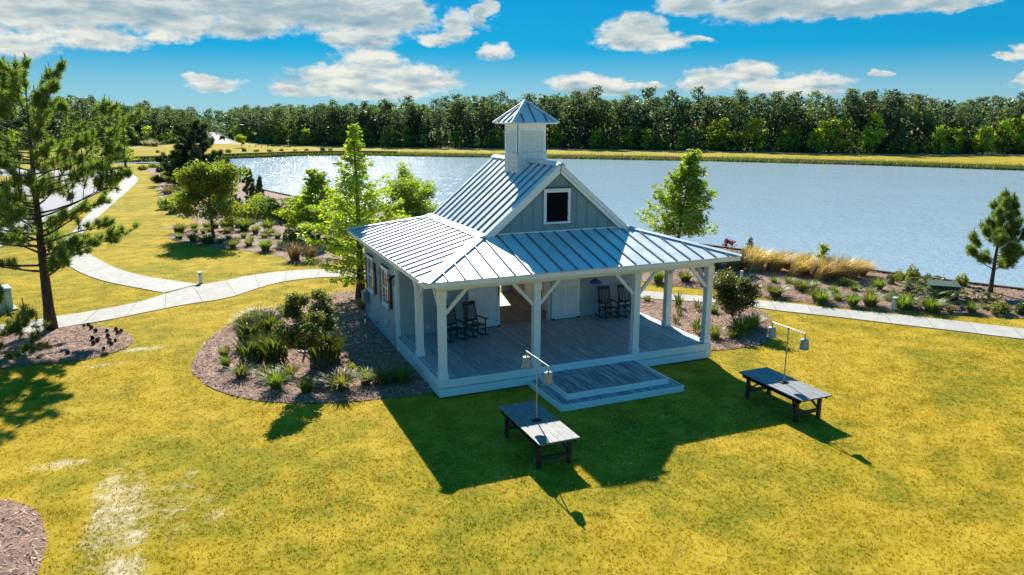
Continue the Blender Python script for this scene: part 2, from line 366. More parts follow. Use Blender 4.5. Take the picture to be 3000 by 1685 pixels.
def smooth_line(p, it=2):
    for _ in range(it):
        q = [p[0]]
        for a, b in zip(p[:-1], p[1:]):
            q += [(.75*a[0]+.25*b[0], .75*a[1]+.25*b[1]), (.25*a[0]+.75*b[0], .25*a[1]+.75*b[1])]
        p = q+[p[-1]]
    return p
def unit(v): return v/(np.linalg.norm(v, axis=-1, keepdims=True)+1e-9)

# ================================================================== GROUND
POND = [(31.6, -12), (31.2, 0), (30.3, 2.6), (28.4, 6.2), (27.3, 8.8), (26.2, 14), (24.2, 19), (20, 26.5), (15, 34), (9, 46.5), (4.2, 58.5), (1.6, 67.5), (.2, 78), (-.6, 98), (-2.7, 116), (-8.5, 125), (-15.2, 130), (-26, 134), (-40, 137),
        (-40, 146), (-26, 151), (-10.7, 154), (.3, 158), (17.5, 165.4), (29.8, 165), (39.6, 157), (70.5, 133.3), (97.3, 111), (118, 88), (130.5, 67), (140, 40), (146, 0), (150, -60), (60, -70), (36, -45)]
NEAR_SHORE = POND[:17]
WATER_Z = -.8
def ground_with_hole():
    outer = [(-1500, -1500), (1500, -1500), (1500, 1500), (-1500, 1500)]
    pts = [Vector(p) for p in outer+POND]; n0 = 4; n = len(POND)
    edges = [(i, (i+1) % 4) for i in range(4)]+[(4+i, 4+(i+1) % n) for i in range(n)]
    V, Eg, F, *_ = delaunay_2d_cdt(pts, edges, [], 0, 1e-6)
    C = np.array([[sum(V[i].x for i in f)/len(f), sum(V[i].y for i in f)/len(f)] for f in F])
    ins = in_poly(C, POND)
    mb = MB(); mb.v = [(p.x, p.y, 0) for p in V]; mb.f = [tuple(f) for f, k in zip(F, ins) if not k]
    return mb
g = kind(ground_with_hole().build('ground', 'lawn'), 'structure')
wm = MB(); wm.v = [(x, y, WATER_Z) for x, y in [(-60, -90), (170, -90), (170, 180), (-60, 180)]]; wm.f = [(0, 1, 2, 3)]
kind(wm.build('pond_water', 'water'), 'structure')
bm_ = MB()                                                      # sloping far bank, down into the water
far = POND[16:-3]
for a, b in zip(far[:-1], far[1:]):
    d = Vector((b[0]-a[0], b[1]-a[1])).normalized(); nn = Vector((d.y, -d.x))*2.2
    nn = nn if in_poly(np.array([[(a[0]+b[0])/2+nn.x, (a[1]+b[1])/2+nn.y]]), POND)[0] else -nn
    bm_.add([(a[0], a[1], -.004), (b[0], b[1], -.004), (b[0]+nn.x, b[1]+nn.y, -1.3), (a[0]+nn.x, a[1]+nn.y, -1.3)], [(0, 1, 2, 3)])
kind(bm_.build('pond_bank', 'forest_floor'), 'structure')
# timber bulkhead along the near shore
bw = thing('timber_bulkhead', 'low dark timber bulkhead edging the near shore of the pond', 'bulkhead', (28, 6, -1.3))
k_ = 0; cap = MB()
for a, b in zip(NEAR_SHORE[:-1], NEAR_SHORE[1:]):
    L = math.dist(a, b); n = max(1, int(L/2.4))
    for i in range(n):
        p = (a[0]+(b[0]-a[0])*i/n, a[1]+(b[1]-a[1])*i/n); q = (a[0]+(b[0]-a[0])*(i+1)/n, a[1]+(b[1]-a[1])*(i+1)/n)
        e = .012/(L/n)
        p2 = (p[0]+(q[0]-p[0])*e, p[1]+(q[1]-p[1])*e)
        m_ = MB(); m_.beam((p2[0]-28, p2[1]-6, .72), (q[0]-28, q[1]-6, .72), .08, 1.3); m_.build('wall_board', 'bulkhead_wood', bw)
    cap.beam((a[0]-28, a[1]-6, 1.40), (b[0]-28, b[1]-6, 1.40), .2, .06)
cap.build('cap_rail', 'bulkhead_wood', bw)
bw2 = thing('timber_bulkhead', 'low dark timber bulkhead along the far left bank of the pond', 'bulkhead', (0, 156, -1.3))
FB = [(-40, 146), (-26, 151), (-10.7, 154), (.3, 158), (17.5, 165.4), (29.8, 165), (39.6, 157)]
for a, b in zip(FB[:-1], FB[1:]):
    MB().beam((a[0], a[1]-156, 1.0), (b[0], b[1]-156, 1.0), .2, 1.1).build('wall_board', 'bulkhead_wood', bw2)

# --- mulch beds
BEDS = {
 'mulch_bed_by_pavilion': [(-2.8, 13.5), (-3.7, 12.9), (-4.3, 12.2), (-5.0, 11.5), (-5.6, 10.6), (-6.1, 9.3), (-6.5, 7.8), (-6.7, 6.7), (-6.8, 5.5), (-6.6, 4.8), (-6.3, 3.7), (-5.7, 2.7), (-5.1, 2.0), (-4.4, 1.5), (-3.6, 1.1), (-2.6, .8), (-2.0, .7), (-1.6, .7), (-.8, .5), (.5, .5), (.5, 9.9), (3, 10.4), (3.2, 13.5), (.8, 15.2), (-1.4, 14.6)],
 'mulch_bed_under_pine': [(-11.7, 12.9), (-11.1, 13.1), (-10.4, 12.9), (-9.6, 12.2), (-9.0, 11.3), (-8.7, 10.3), (-8.8, 9.4), (-9.1, 8.8), (-9.7, 8.4), (-10.1, 8.1), (-11.2, 8.2), (-12.4, 8.2), (-14, 8), (-17, 8.2), (-18.5, 10.2), (-17, 12.2), (-14, 12.5)],
 'mulch_bed_by_camera': [(-10.6, -1.9), (-10.2, -2.3), (-9.8, -2.8), (-9.6, -3.5), (-9.4, -4.2), (-9.4, -4.8), (-9.4, -5.3), (-9.5, -6), (-10, -7), (-11, -8), (-13.5, -8), (-15, -5), (-13.5, -2)],
 'mulch_bed_by_shore': [(-8.0, 36), (-7.9, 34.9), (-7, 33.3), (-6.2, 32), (-5.3, 30.7), (-4.3, 29.5), (-3.4, 28.4), (-2.8, 27.5), (-2, 26.4), (-1.5, 25.2), (-1.6, 23.6), (-.6, 22.6), (1, 22.2), (4, 22.6), (9, 27), (14.6, 33.8), (8.8, 46.2), (4, 58.2), (1.4, 67.5), (0, 78), (-.8, 98), (-3, 115.5), (-9, 124), (-14.1, 112), (-11.5, 103.8), (-10.2, 83.7), (-9.5, 66), (-9.3, 59.3), (-9.1, 55.3), (-8.2, 50.6), (-7.2, 47.7), (-6.5, 45.9), (-6, 42.9), (-5.8, 40.4), (-6.9, 39.5), (-7.8, 38.1), (-8.1, 37.1)],
 'mulch_bed_by_porch': [(16.2, 4.4), (15.1, 6.1), (13, 7.5), (12.1, 8.2), (10.6, 9.2), (9.4, 9.4), (9.4, .9), (10.4, .7), (11, .5), (11.6, .5), (12.5, .5), (13.5, 1.1), (15.2, 3.1)],
 'mulch_bed_by_bulkhead': [(13.5, 13), (14.5, 10.9), (16, 9.1), (17.2, 7.1), (18.1, 5.7), (18.9, 4.6), (19.8, 3.2), (21, 2.1), (22.4, 1.0), (23.8, .2), (25.5, -1.2), (28, -4), (31, -7), (31.3, 0), (30.1, 2.6), (28.2, 6.2), (27.1, 8.8), (26, 14), (24, 18.8), (20, 26), (17, 21)],
}
straw_pts = []
def bed_height(P, poly): return .016+np.minimum(edge_dist(P, poly)*.22, .07)
BEDP = {}
for nm, poly in BEDS.items():
    poly = smooth_poly(poly, 2); BEDP[nm] = poly; A = np.array(poly); lo = A.min(0); hi = A.max(0)
    far_bed = nm == 'mulch_bed_by_shore'
    n = 700 if not far_bed else 900
    P = rng.uniform(lo, hi, (n, 2)); P = P[in_poly(P, poly)]; P = P[edge_dist(P, poly) > .12]
    pts = [Vector(p) for p in poly]+[Vector(p) for p in P]; k = len(poly)
    V, Eg, F, *_ = delaunay_2d_cdt(pts, [(i, (i+1) % k) for i in range(k)], [], 1, 1e-5)
    Q = np.array([[v.x, v.y] for v in V]); H = bed_height(Q, poly)+rng.uniform(-.008, .012, len(Q))
    mb = MB(); mb.v = [(q[0], q[1], max(h, .006)) for q, h in zip(Q, H)]; mb.f = [tuple(f) for f in F]
    kind(mb.build(nm, 'mulch', smooth=True), 'structure')
    area = (hi-lo).prod(); dens = 170 if not far_bed else 25
    if nm == 'mulch_bed_by_bulkhead': dens = 110
    S = rng.uniform(lo, hi, (int(area*dens), 2)); S = S[in_poly(S, poly)]
    if far_bed: S = S[S[:, 1] < 48]
    straw_pts.append(np.c_[S, bed_height(S, poly)])
S = np.concatenate(straw_pts); n = len(S)
th = rng.uniform(0, 2*PI, n); L = rng.uniform(.05, .2, n); wd = rng.uniform(.008, .02, n)
dv = np.c_[np.cos(th), np.sin(th), rng.uniform(-.25, .5, n)]; sv = np.c_[-np.sin(th), np.cos(th), rng.uniform(-.6, .6, n)]
b0 = S+np.c_[np.zeros((n, 2)), rng.uniform(.006, .02, n)]
T = np.stack([b0-sv*wd[:, None], b0+sv*wd[:, None], b0+dv*L[:, None]], 1)
sw = kind(link('pine_straw', fast_mesh('pine_straw', T, 3), 'mulch_straw'), 'stuff')
sw['label'] = 'reddish brown pine straw strewn over the mulch beds'

# --- concrete walks, slab by slab
def resample(p, n):
    A = np.array(p, float); s = np.r_[0, np.cumsum(np.linalg.norm(np.diff(A, axis=0), axis=1))]
    t = np.linspace(0, s[-1], n); return np.c_[np.interp(t, s, A[:, 0]), np.interp(t, s, A[:, 1])]
PATH_POLYS = []
def walk(name, left, right, slab_len, z=.03):
    left = smooth_line(left); right = smooth_line(right)
    L = (np.linalg.norm(np.diff(np.array(left), axis=0), axis=1).sum()+np.linalg.norm(np.diff(np.array(right), axis=0), axis=1).sum())/2
    n = max(2, round(L/slab_len)); sub = 4
    a = resample(left, n*sub+1); b = resample(right, n*sub+1)
    PATH_POLYS.append([tuple(p) for p in a]+[tuple(p) for p in b[::-1]])
    base = MB(); m = len(a)
    base.v = [(p[0], p[1], z-.012) for p in a]+[(p[0], p[1], z-.012) for p in b]
    base.f = [(m+i, m+i+1, i+1, i) for i in range(m-1)]
    root = kind(base.build(name, 'joint_dirt'), 'structure')
    for i in range(n):
        pa = a[i*sub:i*sub+sub+1].copy(); pb = b[i*sub:i*sub+sub+1].copy(); g_ = .012
        for q in (pa, pb):
            d0 = q[1]-q[0]; q[0] += d0/np.linalg.norm(d0)*g_; d1 = q[-2]-q[-1]; q[-1] += d1/np.linalg.norm(d1)*g_
        poly = [(p[0], p[1], z) for p in pb]+[(p[0], p[1], z) for p in pa[::-1]]
        mb = MB(); mb.slab(poly, (0, 0, .03)); mb.build('slab', 'concrete', root)
walk('footpath', [(-22, 12.2), (-16, 13.6), (-12.5, 14.8), (-11.8, 15.1), (-10.8, 15.4), (-9.6, 16.0), (-8.5, 16.8), (-7.6, 18.1), (-6.4, 19.2), (-5.2, 19.7), (-3.9, 20.6), (-2.8, 21.0), (-1.4, 21.1), (.1, 20.8), (3, 19.6)],
     [(-22, 10.2), (-16, 11.6), (-12.2, 12.8), (-11.1, 13.2), (-9.8, 13.6), (-8.5, 14.4), (-7.0, 15.2), (-6.2, 15.4), (-5.0, 15.8), (-3.9, 17.2), (-2.8, 18.2), (-1.7, 18.7), (.1, 18.7), (2.4, 17.6)], 1.75)
walk('footpath', [(-14.3, 36), (-14.2, 33), (-13.6, 29.6), (-13.0, 27.4), (-12.2, 25.0), (-11.0, 22.4), (-9.9, 20.7), (-8.9, 19.4), (-7.9, 18.0)],
     [(-13.7, 37.5), (-13.4, 34.8), (-12.6, 31.7), (-11.6, 28.7), (-10.7, 26.0), (-9.8, 24.0), (-8.7, 22.2), (-7.7, 21.0), (-6.35, 19.35)], 1.9, .034)
walk('footpath', [(-30, 116), (-19.6, 113.6), (-16.9, 111.2), (-14.5, 103.9), (-13.0, 94.4), (-12.7, 88.4), (-12.9, 77.6), (-13.4, 60), (-13.8, 45), (-13.7, 37.7)],
     [(-30, 113), (-19.2, 110.6), (-17.7, 107.7), (-15.6, 99.7), (-14.7, 93.1), (-14.5, 83.8), (-14.7, 72.1), (-14.7, 58), (-14.6, 45), (-14.35, 36.2)], 4.)
walk('footpath', [(3.2, 19.5), (6, 16.5), (9.5, 13), (13.2, 9.7), (13.9, 9.0), (14.5, 8.2), (15.9, 7.1), (17.0, 6.1), (17.9, 5.1), (18.6, 4.2), (19.5, 2.9), (20.6, 1.9), (22.0, .2), (23.1, -1.3), (25, -3.8), (30, -10)],
     [(2.5, 17.5), (5, 15), (8.5, 11.6), (12.4, 8.4), (13.0, 7.8), (15.2, 6.2), (16.0, 5.1), (16.6, 4.1), (17.4, 3.2), (18.4, 2.0), (19.3, .8), (20.5, -.7), (21.5, -2.0), (22.4, -3.2), (23.8, -4.8), (28.6, -11)], 1.5, .032)
# --- road and kerb
rr = smooth_line([(-21, 20), (-18.4, 33), (-17.2, 40), (-16.9, 47), (-16.3, 66), (-15.8, 79), (-15.8, 90), (-16.4, 97), (-17.9, 105), (-19.6, 109.5), (-23, 114), (-28, 118.5), (-40, 125), (-70, 136)])
rl = smooth_line([(-31, 20), (-28, 33), (-27, 40), (-26.5, 47), (-26, 66), (-25.6, 79), (-25.4, 88), (-26, 94), (-27, 99), (-28.5, 102), (-31, 105), (-35, 108.5), (-46, 114), (-74, 125)])
ra = resample(rr, 60); rb = resample(rl, 60)
rd = MB(); rd.v = [(p[0], p[1], .012) for p in ra]+[(p[0], p[1], .012) for p in rb]; rd.f = [(i, i+1, 60+i+1, 60+i) for i in range(59)]
kind(rd.build('road', 'asphalt'), 'structure'); PATH_POLYS.append([tuple(p) for p in ra]+[tuple(p) for p in rb[::-1]])
kb = MB()
for p, q in zip(ra[:-1], ra[1:]): kb.beam((p[0]+.1, p[1], .05), (q[0]+.1, q[1], .05), .22, .13)
kind(kb.build('kerb', 'kerb_concrete'), 'structure')
fr = MB(); rp = [(-8.5, 232), (-2, 246), (2.2, 275), (3.4, 330), (4.2, 400), (4.6, 430)]; rq = [(-7, 227), (4, 236), (9.0, 248), (7.6, 300), (6.8, 400), (6.9, 430)]
fr.v = [(x, y, .02) for x, y in rp]+[(x, y, .02) for x, y in rq]; fr.f = [(6+i, 7+i, i+1, i) for i in range(5)]
kind(fr.build('far_road', 'asphalt'), 'structure')
f2 = MB(); ln = resample(smooth_line([(-40, 205), (-20, 212), (-8, 226), (4, 238), (14, 224), (28, 202), (46, 187), (66, 169), (86, 158), (116, 131), (141, 104), (160, 96), (230, 60)]), 60)
for i in range(59):
    p, q = ln[i], ln[i+1]; f2.add([(p[0], p[1], .016), (q[0], q[1], .016), (q[0]+1.2, q[1]+3, .016), (p[0]+1.2, p[1]+3, .016)], [(0, 1, 2, 3)])
kind(f2.build('far_path', 'concrete'), 'structure')

# ================================================================== PAVILION
W, D = 9.73, 9.75; O = .59; ZE = 3.67; ZT = 4.42; XI = 2.13; HD = .57; HB = .05; YW = 4.88
pav = thing('pavilion', 'grey pavilion with white columns, deep porch, standing seam metal roof and white cupola', 'pavilion', (0, 0, 0))
def P(name, mb, mat, parent=pav, **k): return mb.build(name, mat, parent, **k)
# deck frame and planks
deck = P('deck', MB().box(.08, .06, .2, W-.08, D-.06, HD-.034), 'joint_dirt')
pw = .139; n = 70; pw = (W-.04)/n
pm = MB().box(.007, 0, -.032, pw-.007, YW+.0, 0).mesh('plank'); pm2 = MB().box(.005, 0, -.032, pw-.005, D-YW-.02, 0).mesh('plank_in')
pm.materials.append(M['deck_wood']); pm2.materials.append(M['passage_wood'])
for i in range(n):
    x = .02+i*pw
    link('plank', pm, None, deck, (x, .0, HD+rnd.uniform(-.002, .002)))
    if 3.2 < x < 6.5: link('plank', pm2, None, deck, (x, YW+.012, HD+rnd.uniform(-.002, .002)))
def fascia(p0, p1, z0, z1, th=.035, parent=pav, mat='white_paint'):
    zc = (z0+z1)/2; P('fascia_board', MB().beam((p0[0], p0[1], zc), (p1[0], p1[1], zc), th, z1-z0), mat, parent)
for (a, b) in (((-.02, -.02), (W+.02, -.02)), ((-.02, -.0026), (-.02, YW)), ((W+.02, -.0026), (W+.02, D))):
    fascia(a, b, .326, HD-.006); fascia((a[0]+(.006 if a[0] < 1 else -.006)*(a[1] > -.01), a[1]+.006*(a[1] < -.01)), (b[0]+(.006 if b[0] < 1 else -.006)*(b[1] > 0), b[1]+.006*(b[1] < 0)), HB, .304)
for x in (.4, 3.2, 6.6, 9.3):
    for y in (.35, 4.8, 9.3): P('pier_block', MB().box(x-.15, y-.15, -.05, x+.15, y+.15, .22), 'kerb_concrete')
# steps
def steps(name, x0, x1, y0, zt, zb, label=None):
    st = P(name, MB().box(x0+.04, y0+.04, max(zb, .0), x1-.04, -.045, zt-.034), 'joint_dirt')
    n = round((x1-x0-.04)/.139); w_ = (x1-x0-.04)/n
    me = MB().box(.004, 0, -.032, w_-.004, -y0-.06, 0).mesh('step_plank'); me.materials.append(M['step_wood'])
    for i in range(n): link('plank', me, None, st, (x0+.02+i*w_, y0+.02, zt+rnd.uniform(-.002, .002)))
    fascia((x0-.017, y0), (x1+.017, y0), zb+.002, zt+.004, parent=st); fascia((x0, y0+.018), (x0, -.045), zb+.002, zt+.004, parent=st); fascia((x1, y0+.018), (x1, -.045), zb+.002, zt+.004, parent=st)
steps('step', 2.85, 7.0, -2.27, .175, -.02); steps('step', 3.21, 6.66, -1.93, .35, .178)
# columns, beams, braces
CW = .22
def column(x0, y0, braces):
    c = P('column', MB().box(x0, y0, HD, x0+CW, y0+CW, 3.27), 'white_paint', bevel=.006)
    P('plinth', MB().box(x0-.022, y0-.022, HD, x0+CW+.022, y0+CW+.022, HD+.17), 'trim_white', c)
    P('capital', MB().box(x0-.016, y0-.016, 3.02, x0+CW+.016, y0+CW+.016, 3.262), 'trim_white', c)
    cx, cy = x0+CW/2, y0+CW/2
    for dx, dy in braces:
        P('brace', MB().beam((cx+dx*CW*.45, cy+dy*CW*.45, 2.55), (cx+dx*.78, cy+dy*.78, 3.27), .085, .1), 'trim_white', c)
column(.02, .02, [(1, 0), (0, 1)]); column(3.045, .02, [(1, 0), (-1, 0)]); column(6.62, .02, [(1, 0), (-1, 0)]); column(W-.24, .02, [(-1, 0), (0, 1)])
column(.02, 2.42, [(0, 1), (0, -1)]); column(W-.24, 2.32, [(0, 1), (0, -1)])
for m_ in (MB().box(.03, .03, 3.265, W-.03, .21, 3.52), MB().box(.03, .213, 3.265, .21, YW, 3.52), MB().box(W-.21, .213, 3.265, W-.03, YW, 3.52)):
    P('beam', m_, 'trim_white')
P('ceiling', MB().box(.05, .05, 3.525, W-.05, D-.05, 3.555), 'trim_white')
# rafter tails under the eaves
for i in range(20):
    x = .11+.51*i
    if x < W-.1:
        P('rafter_tail', MB().beam((x, -O+.05, 3.565), (x, .03, 3.60), .05, .10), 'trim_white'); P('rafter_tail', MB().beam((x, D+O-.05, 3.565), (x, D-.03, 3.60), .05, .10), 'trim_white')
    y = -.19+.51*i
    if .05 < y < D-.05:
        P('rafter_tail', MB().beam((-O+.05, y, 3.565), (.03, y, 3.60), .05, .10), 'trim_white'); P('rafter_tail', MB().beam((W+O-.05, y, 3.565), (W-.03, y, 3.60), .05, .10), 'trim_white')
# walls: lap siding boards on a core
def lap_wall(a, b, z0, z1, nrm, openings=()):
    """vertical wall from a to b (plan points); boards on the nrm side, each board its own piece"""
    a = Vector((*a, 0)); b = Vector((*b, 0)); nv = Vector((*nrm, 0)); L = (b-a).length; d = (b-a)/L
    core = MB()
    q = [a+Vector((0, 0, z0)), b+Vector((0, 0, z0)), b+Vector((0, 0, z1)), a+Vector((0, 0, z1))]
    if d.cross(Vector((0, 0, 1))).dot(nv) < 0: q = q[::-1]
    core.slab(q, nv*.1); core = P('wall', core, 'siding')
    e = .165; n = int((z1-z0)/e+.5); e = (z1-z0)/n
    for i in range(n):
        z = z0+i*e
        v = [a+nv*.0+Vector((0, 0, z)), b+Vector((0, 0, z)), b+nv*.022+Vector((0, 0, z)), a+nv*.022+Vector((0, 0, z)), a+Vector((0, 0, z+e+.01)), b+Vector((0, 0, z+e+.01)), b+nv*.006+Vector((0, 0, z+e+.01)), a+nv*.006+Vector((0, 0, z+e+.01))]
        f = [(0, 3, 2, 1), (4, 5, 6, 7), (2, 3, 7, 6), (1, 2, 6, 5), (3, 0, 4, 7), (0, 1, 5, 4)]
        if d.cross(Vector((0, 0, 1))).dot(nv) < 0: f = [t[::-1] for t in f]
        MB().add(v, f).build('siding_board', 'siding', core)
lap_wall((0, YW), (0, D), HB+.02, 3.50, (-1, 0))
lap_wall((W, YW), (W, D), HB+.02, 3.50, (1, 0))
lap_wall((.03, YW), (3.85, YW), HD+.004, 3.50, (0, -1)); lap_wall((5.9, YW), (W-.03, YW), HD+.004, 3.50, (0, -1)); lap_wall((3.853, YW), (5.897, YW), 2.78, 3.50, (0, -1))
lap_wall((.03, D), (3.85, D), HD, 3.50, (0, 1)); lap_wall((5.95, D), (W-.03, D), HD, 3.50, (0, 1)); lap_wall((3.853, D), (5.947, D), 2.3, 3.50, (0, 1))
pmat('passage_wall', (.33, .31, .28), (.28, .265, .245), rough=.65, scale=2.)
for xx, s in ((3.3, 1), (6.42, -1)):
    w_ = P('wall', MB().box(min(xx, xx-s*.1), YW+.11, HD+.004, max(xx, xx-s*.1), D-.11, 3.5), 'passage_wall')
    for j, y in enumerate((5.3, 7.0) if s < 0 else (6.0, 7.8)):
        dpanel = P('inner_door', MB().box(min(xx+s*.02, xx+s*.05), y, HD+.02, max(xx+s*.02, xx+s*.05), y+1.0, 2.6), 'trim_white', w_)
        for y2 in (y-.09, y+1.0): P('casing', MB().box(min(xx, xx+s*.07), y2, HD+.01, max(xx, xx+s*.07), y2+.09, 2.7), 'trim_white', w_)
    P('outlet_plate', MB().box(min(xx, xx+s*.02), 8.6, 1.35, max(xx, xx+s*.02), 8.72, 1.5), 'bright_white', w_)
# corner boards
for (x0, y0, x1, y1) in ((-.03, YW-.012, .0, YW+.12), (-.03, D-.10, .0, D+.03), (W, YW-.012, W+.03, YW+.12), (W, D-.1, W+.03, D+.03)):
    P('corner_board', MB().box(x0-.003 if x0 < 0 else x0+.023, y0, HB, x1-.02 if x0 < 0 else x1+.003, y1, 3.52), 'trim_white')
P('corner_board', MB().box(-.024, YW-.03, HD, .10, YW-.003, 3.262), 'trim_white')
for x in (3.78, 5.88): P('door_jamb', MB().box(x, YW-.05, HD, x+.09, YW+.12, 2.78), 'trim_white')
# barn doors
def barn_door(x0, x1, handle_x, flip):
    dr = P('barn_door', MB().box(x0, YW-.14, HD+.03, x1, YW-.085, 2.72), 'trim_white')
    n = 7; w_ = (x1-x0-.26)/n
    for i in range(n): P('plank', MB().box(x0+.13+i*w_+.006, YW-.152, HD+.18, x0+.13+(i+1)*w_-.006, YW-.142, 2.58), 'trim_white', dr)
    y0, y1 = YW-.172, YW-.142
    for a in ((x0, HD+.03, x0+.13, 2.72), (x1-.13, HD+.03, x1, 2.72)): P('stile', MB().box(a[0], y0, a[1], a[2], y1, a[3]), 'trim_white', dr)
    for z0, z1 in ((HD+.03, HD+.19), (1.86, 2.0), (2.57, 2.72)): P('rail', MB().box(x0+.132, y0, z0, x1-.132, y1, z1), 'trim_white', dr)
    q = ((x0+.16, HD+.23), (x1-.16, 1.82)) if flip else ((x1-.16, HD+.23), (x0+.16, 1.82))
    P('diagonal_brace', MB().beam((q[0][0], y0+.016, q[0][1]), (q[1][0], y0+.016, q[1][1]), .026, .12, (0, 0, 1)), 'trim_white', dr)
    P('handle', MB().tube([(handle_x, y0-.002, 1.72), (handle_x, y0-.05, 1.76), (handle_x, y0-.055, 1.92), (handle_x, y0-.05, 2.06), (handle_x, y0-.002, 2.1)], .017, 8), 'black_iron', dr)
    for x in (x0+.06, x1-.06): P('floor_guide', MB().box(x-.04, y0-.05, HD+.004, x+.04, YW-.08, HD+.07), 'black_iron', dr)
barn_door(2.61, 3.83, 3.76, True); barn_door(5.97, 7.15, 6.04, False)
P('door_track', MB().box(2.4, YW-.1, 2.80, 7.4, YW-.06, 2.86), 'black_iron')
for x, z in ((1.09, .82), (7.26, .66)): P('outlet_plate', MB().box(x-.05, YW-.045, z-.08, x+.05, YW-.02, z+.08), 'bright_white')
# windows and shutters on the side wall
def side_window(y0, y1):
    x = -.03
    wn = P('window', MB().box(x-.004, y0, 1.45, x+.012, y1, 2.72), 'window_glass')
    for a, b, c, d in ((y0-.09, 1.42, y0, 2.72), (y1, 1.42, y1+.09, 2.72)): P('casing', MB().box(x-.05, a, b, x+.012, c, d), 'trim_white', wn)
    P('casing', MB().box(x-.055, y0-.1, 2.70, x+.012, y1+.1, 2.84), 'trim_white', wn); P('drip_cap', MB().box(x-.075, y0-.12, 2.842, x+.012, y1+.12, 2.87), 'dark_shutter', wn)
    P('sill', MB().box(x-.09, y0-.12, 1.38, x+.012, y1+.12, 1.43), 'trim_white', wn)
    P('sash_rail', MB().box(x-.03, y0, 2.04, x-.004, y1, 2.10), 'trim_white', wn); P('sash_rail', MB().box(x-.025, y0, 1.43, x-.004, y1, 1.48), 'trim_white', wn)
    P('muntin', MB().box(x-.02, (y0+y1)/2-.012, 1.48, x-.004, (y0+y1)/2+.012, 2.70), 'trim_white', wn)
    for a in (y0-.46, y1+.12):
        sh = P('shutter', MB().box(x-.045, a, 1.44, x-.005, a+.34, 2.64), 'dark_shutter')
        for k in range(3): P('board', MB().box(x-.06, a+.008+k*.11, 1.445, x-.047, a+.112+k*.11, 2.635), 'dark_shutter', sh)
        for z in (1.6, 2.4): P('batten', MB().box(x-.08, a+.005, z, x-.062, a+.335, z+.09), 'dark_shutter', sh)
        P('holdback', MB().tube([(x-.05, a+.17, 1.42), (x-.09, a+.17, 1.36), (x-.06, a+.17, 1.30)], .012, 6), 'black_iron', sh)
side_window(5.88, 6.66); side_window(8.3, 9.06)
mt = P('meter_box', MB().box(-.24, 9.22, .78, -.03, 9.66, 1.28), 'meter_grey', bevel=.02); P('conduit', MB().tube([(-.12, 9.44, .78), (-.12, 9.44, 0)], .035, 8), 'meter_grey', mt)
P('meter_lid', MB().box(-.262, 9.26, .86, -.243, 9.62, 1.24), 'meter_grey', mt)
P('vent_hood', MB().box(-.12, 6.14, .70, -.024, 6.28, .86), 'bright_white', bevel=.02); P('hose_tap', MB().tube([(-.02, 7.6, .42), (-.12, 7.6, .42), (-.13, 7.6, .34)], .022, 8), 'black_iron')
P('flood_light', MB().tube([(-.03, YW+.05, 2.75), (-.16, YW+.02, 2.72), (-.2, YW, 2.62)], [.04, .05, .065], 8), 'black_iron')
lp = [(-.07, YW+.05+.12*math.sin(t), 2.52+.13*math.cos(t)) for t in np.linspace(0, 2*PI, 14)]
P('cable_loop', MB().tube(lp, .009, 5), 'black_iron')

# ---- roof
roof = P('roof', MB().box(.3, .3, 3.56, W-.3, D-.3, 3.60), 'trim_white')
def clip(poly, u, keep_greater, val):
    out = []; n = len(poly); s = 1 if keep_greater else -1
    for i in range(n):
        a, b = poly[i], poly[(i+1) % n]; da, db = s*(u(a)-val), s*(u(b)-val)
        if da >= 0: out.append(a)
        if (da > 0 > db) or (da < 0 < db): out.append(a.lerp(b, da/(da-db)))
    return out
def metal_plane(poly, udir, seams, parent, trim=0.):
    poly = [Vector(p) for p in poly]; nrm = (poly[1]-poly[0]).cross(poly[2]-poly[0]).normalized(); udir = Vector(udir); u = lambda p: p.dot(udir)
    vdir = nrm.cross(udir).normalized(); us = [u(p) for p in poly]; lo, hi = min(us), max(us)
    cuts = [lo]+[s for s in seams if lo+.04 < s < hi-.04]+[hi]
    for a, b in zip(cuts[:-1], cuts[1:]):
        q = clip(clip(poly, u, True, a), u, False, b)
        if len(q) >= 3: MB().slab(q, nrm*.03).build('roof_panel', 'roof_metal', parent)
    for s in cuts[1:-1]:
        pts = []
        for i in range(len(poly)):
            a, b = poly[i], poly[(i+1) % len(poly)]
            if (u(a)-s)*(u(b)-s) < 0: pts.append(a.lerp(b, (s-u(a))/(u(b)-u(a))))
        if len(pts) == 2 and (pts[0]-pts[1]).length > .3:
            p, q = pts; d = (q-p).normalized()*.03
            MB().beam(p+nrm*.022+d*.3, q+nrm*.022-d, .034, .046, nrm).build('roof_seam', 'roof_seam', parent)
x1, y1 = W+O, D+O; SX = [.11+.51*i for i in range(-2, 24)]; SY = [-.19+.51*i for i in range(-2, 24)]
metal_plane([(-O, -O, ZE), (x1, -O, ZE), (W-XI, XI, ZT), (XI, XI, ZT)], (1, 0, 0), SX, roof)
metal_plane([(-O, y1, ZE), (-O, -O, ZE), (XI, XI, ZT), (XI, D-XI, ZT)], (0, 1, 0), SY, roof)
metal_plane([(x1, -O, ZE), (x1, y1, ZE), (W-XI, D-XI, ZT), (W-XI, XI, ZT)], (0, 1, 0), SY, roof)
metal_plane([(x1, y1, ZE), (-O, y1, ZE), (XI, D-XI, ZT), (W-XI, D-XI, ZT)], (1, 0, 0), SX, roof)
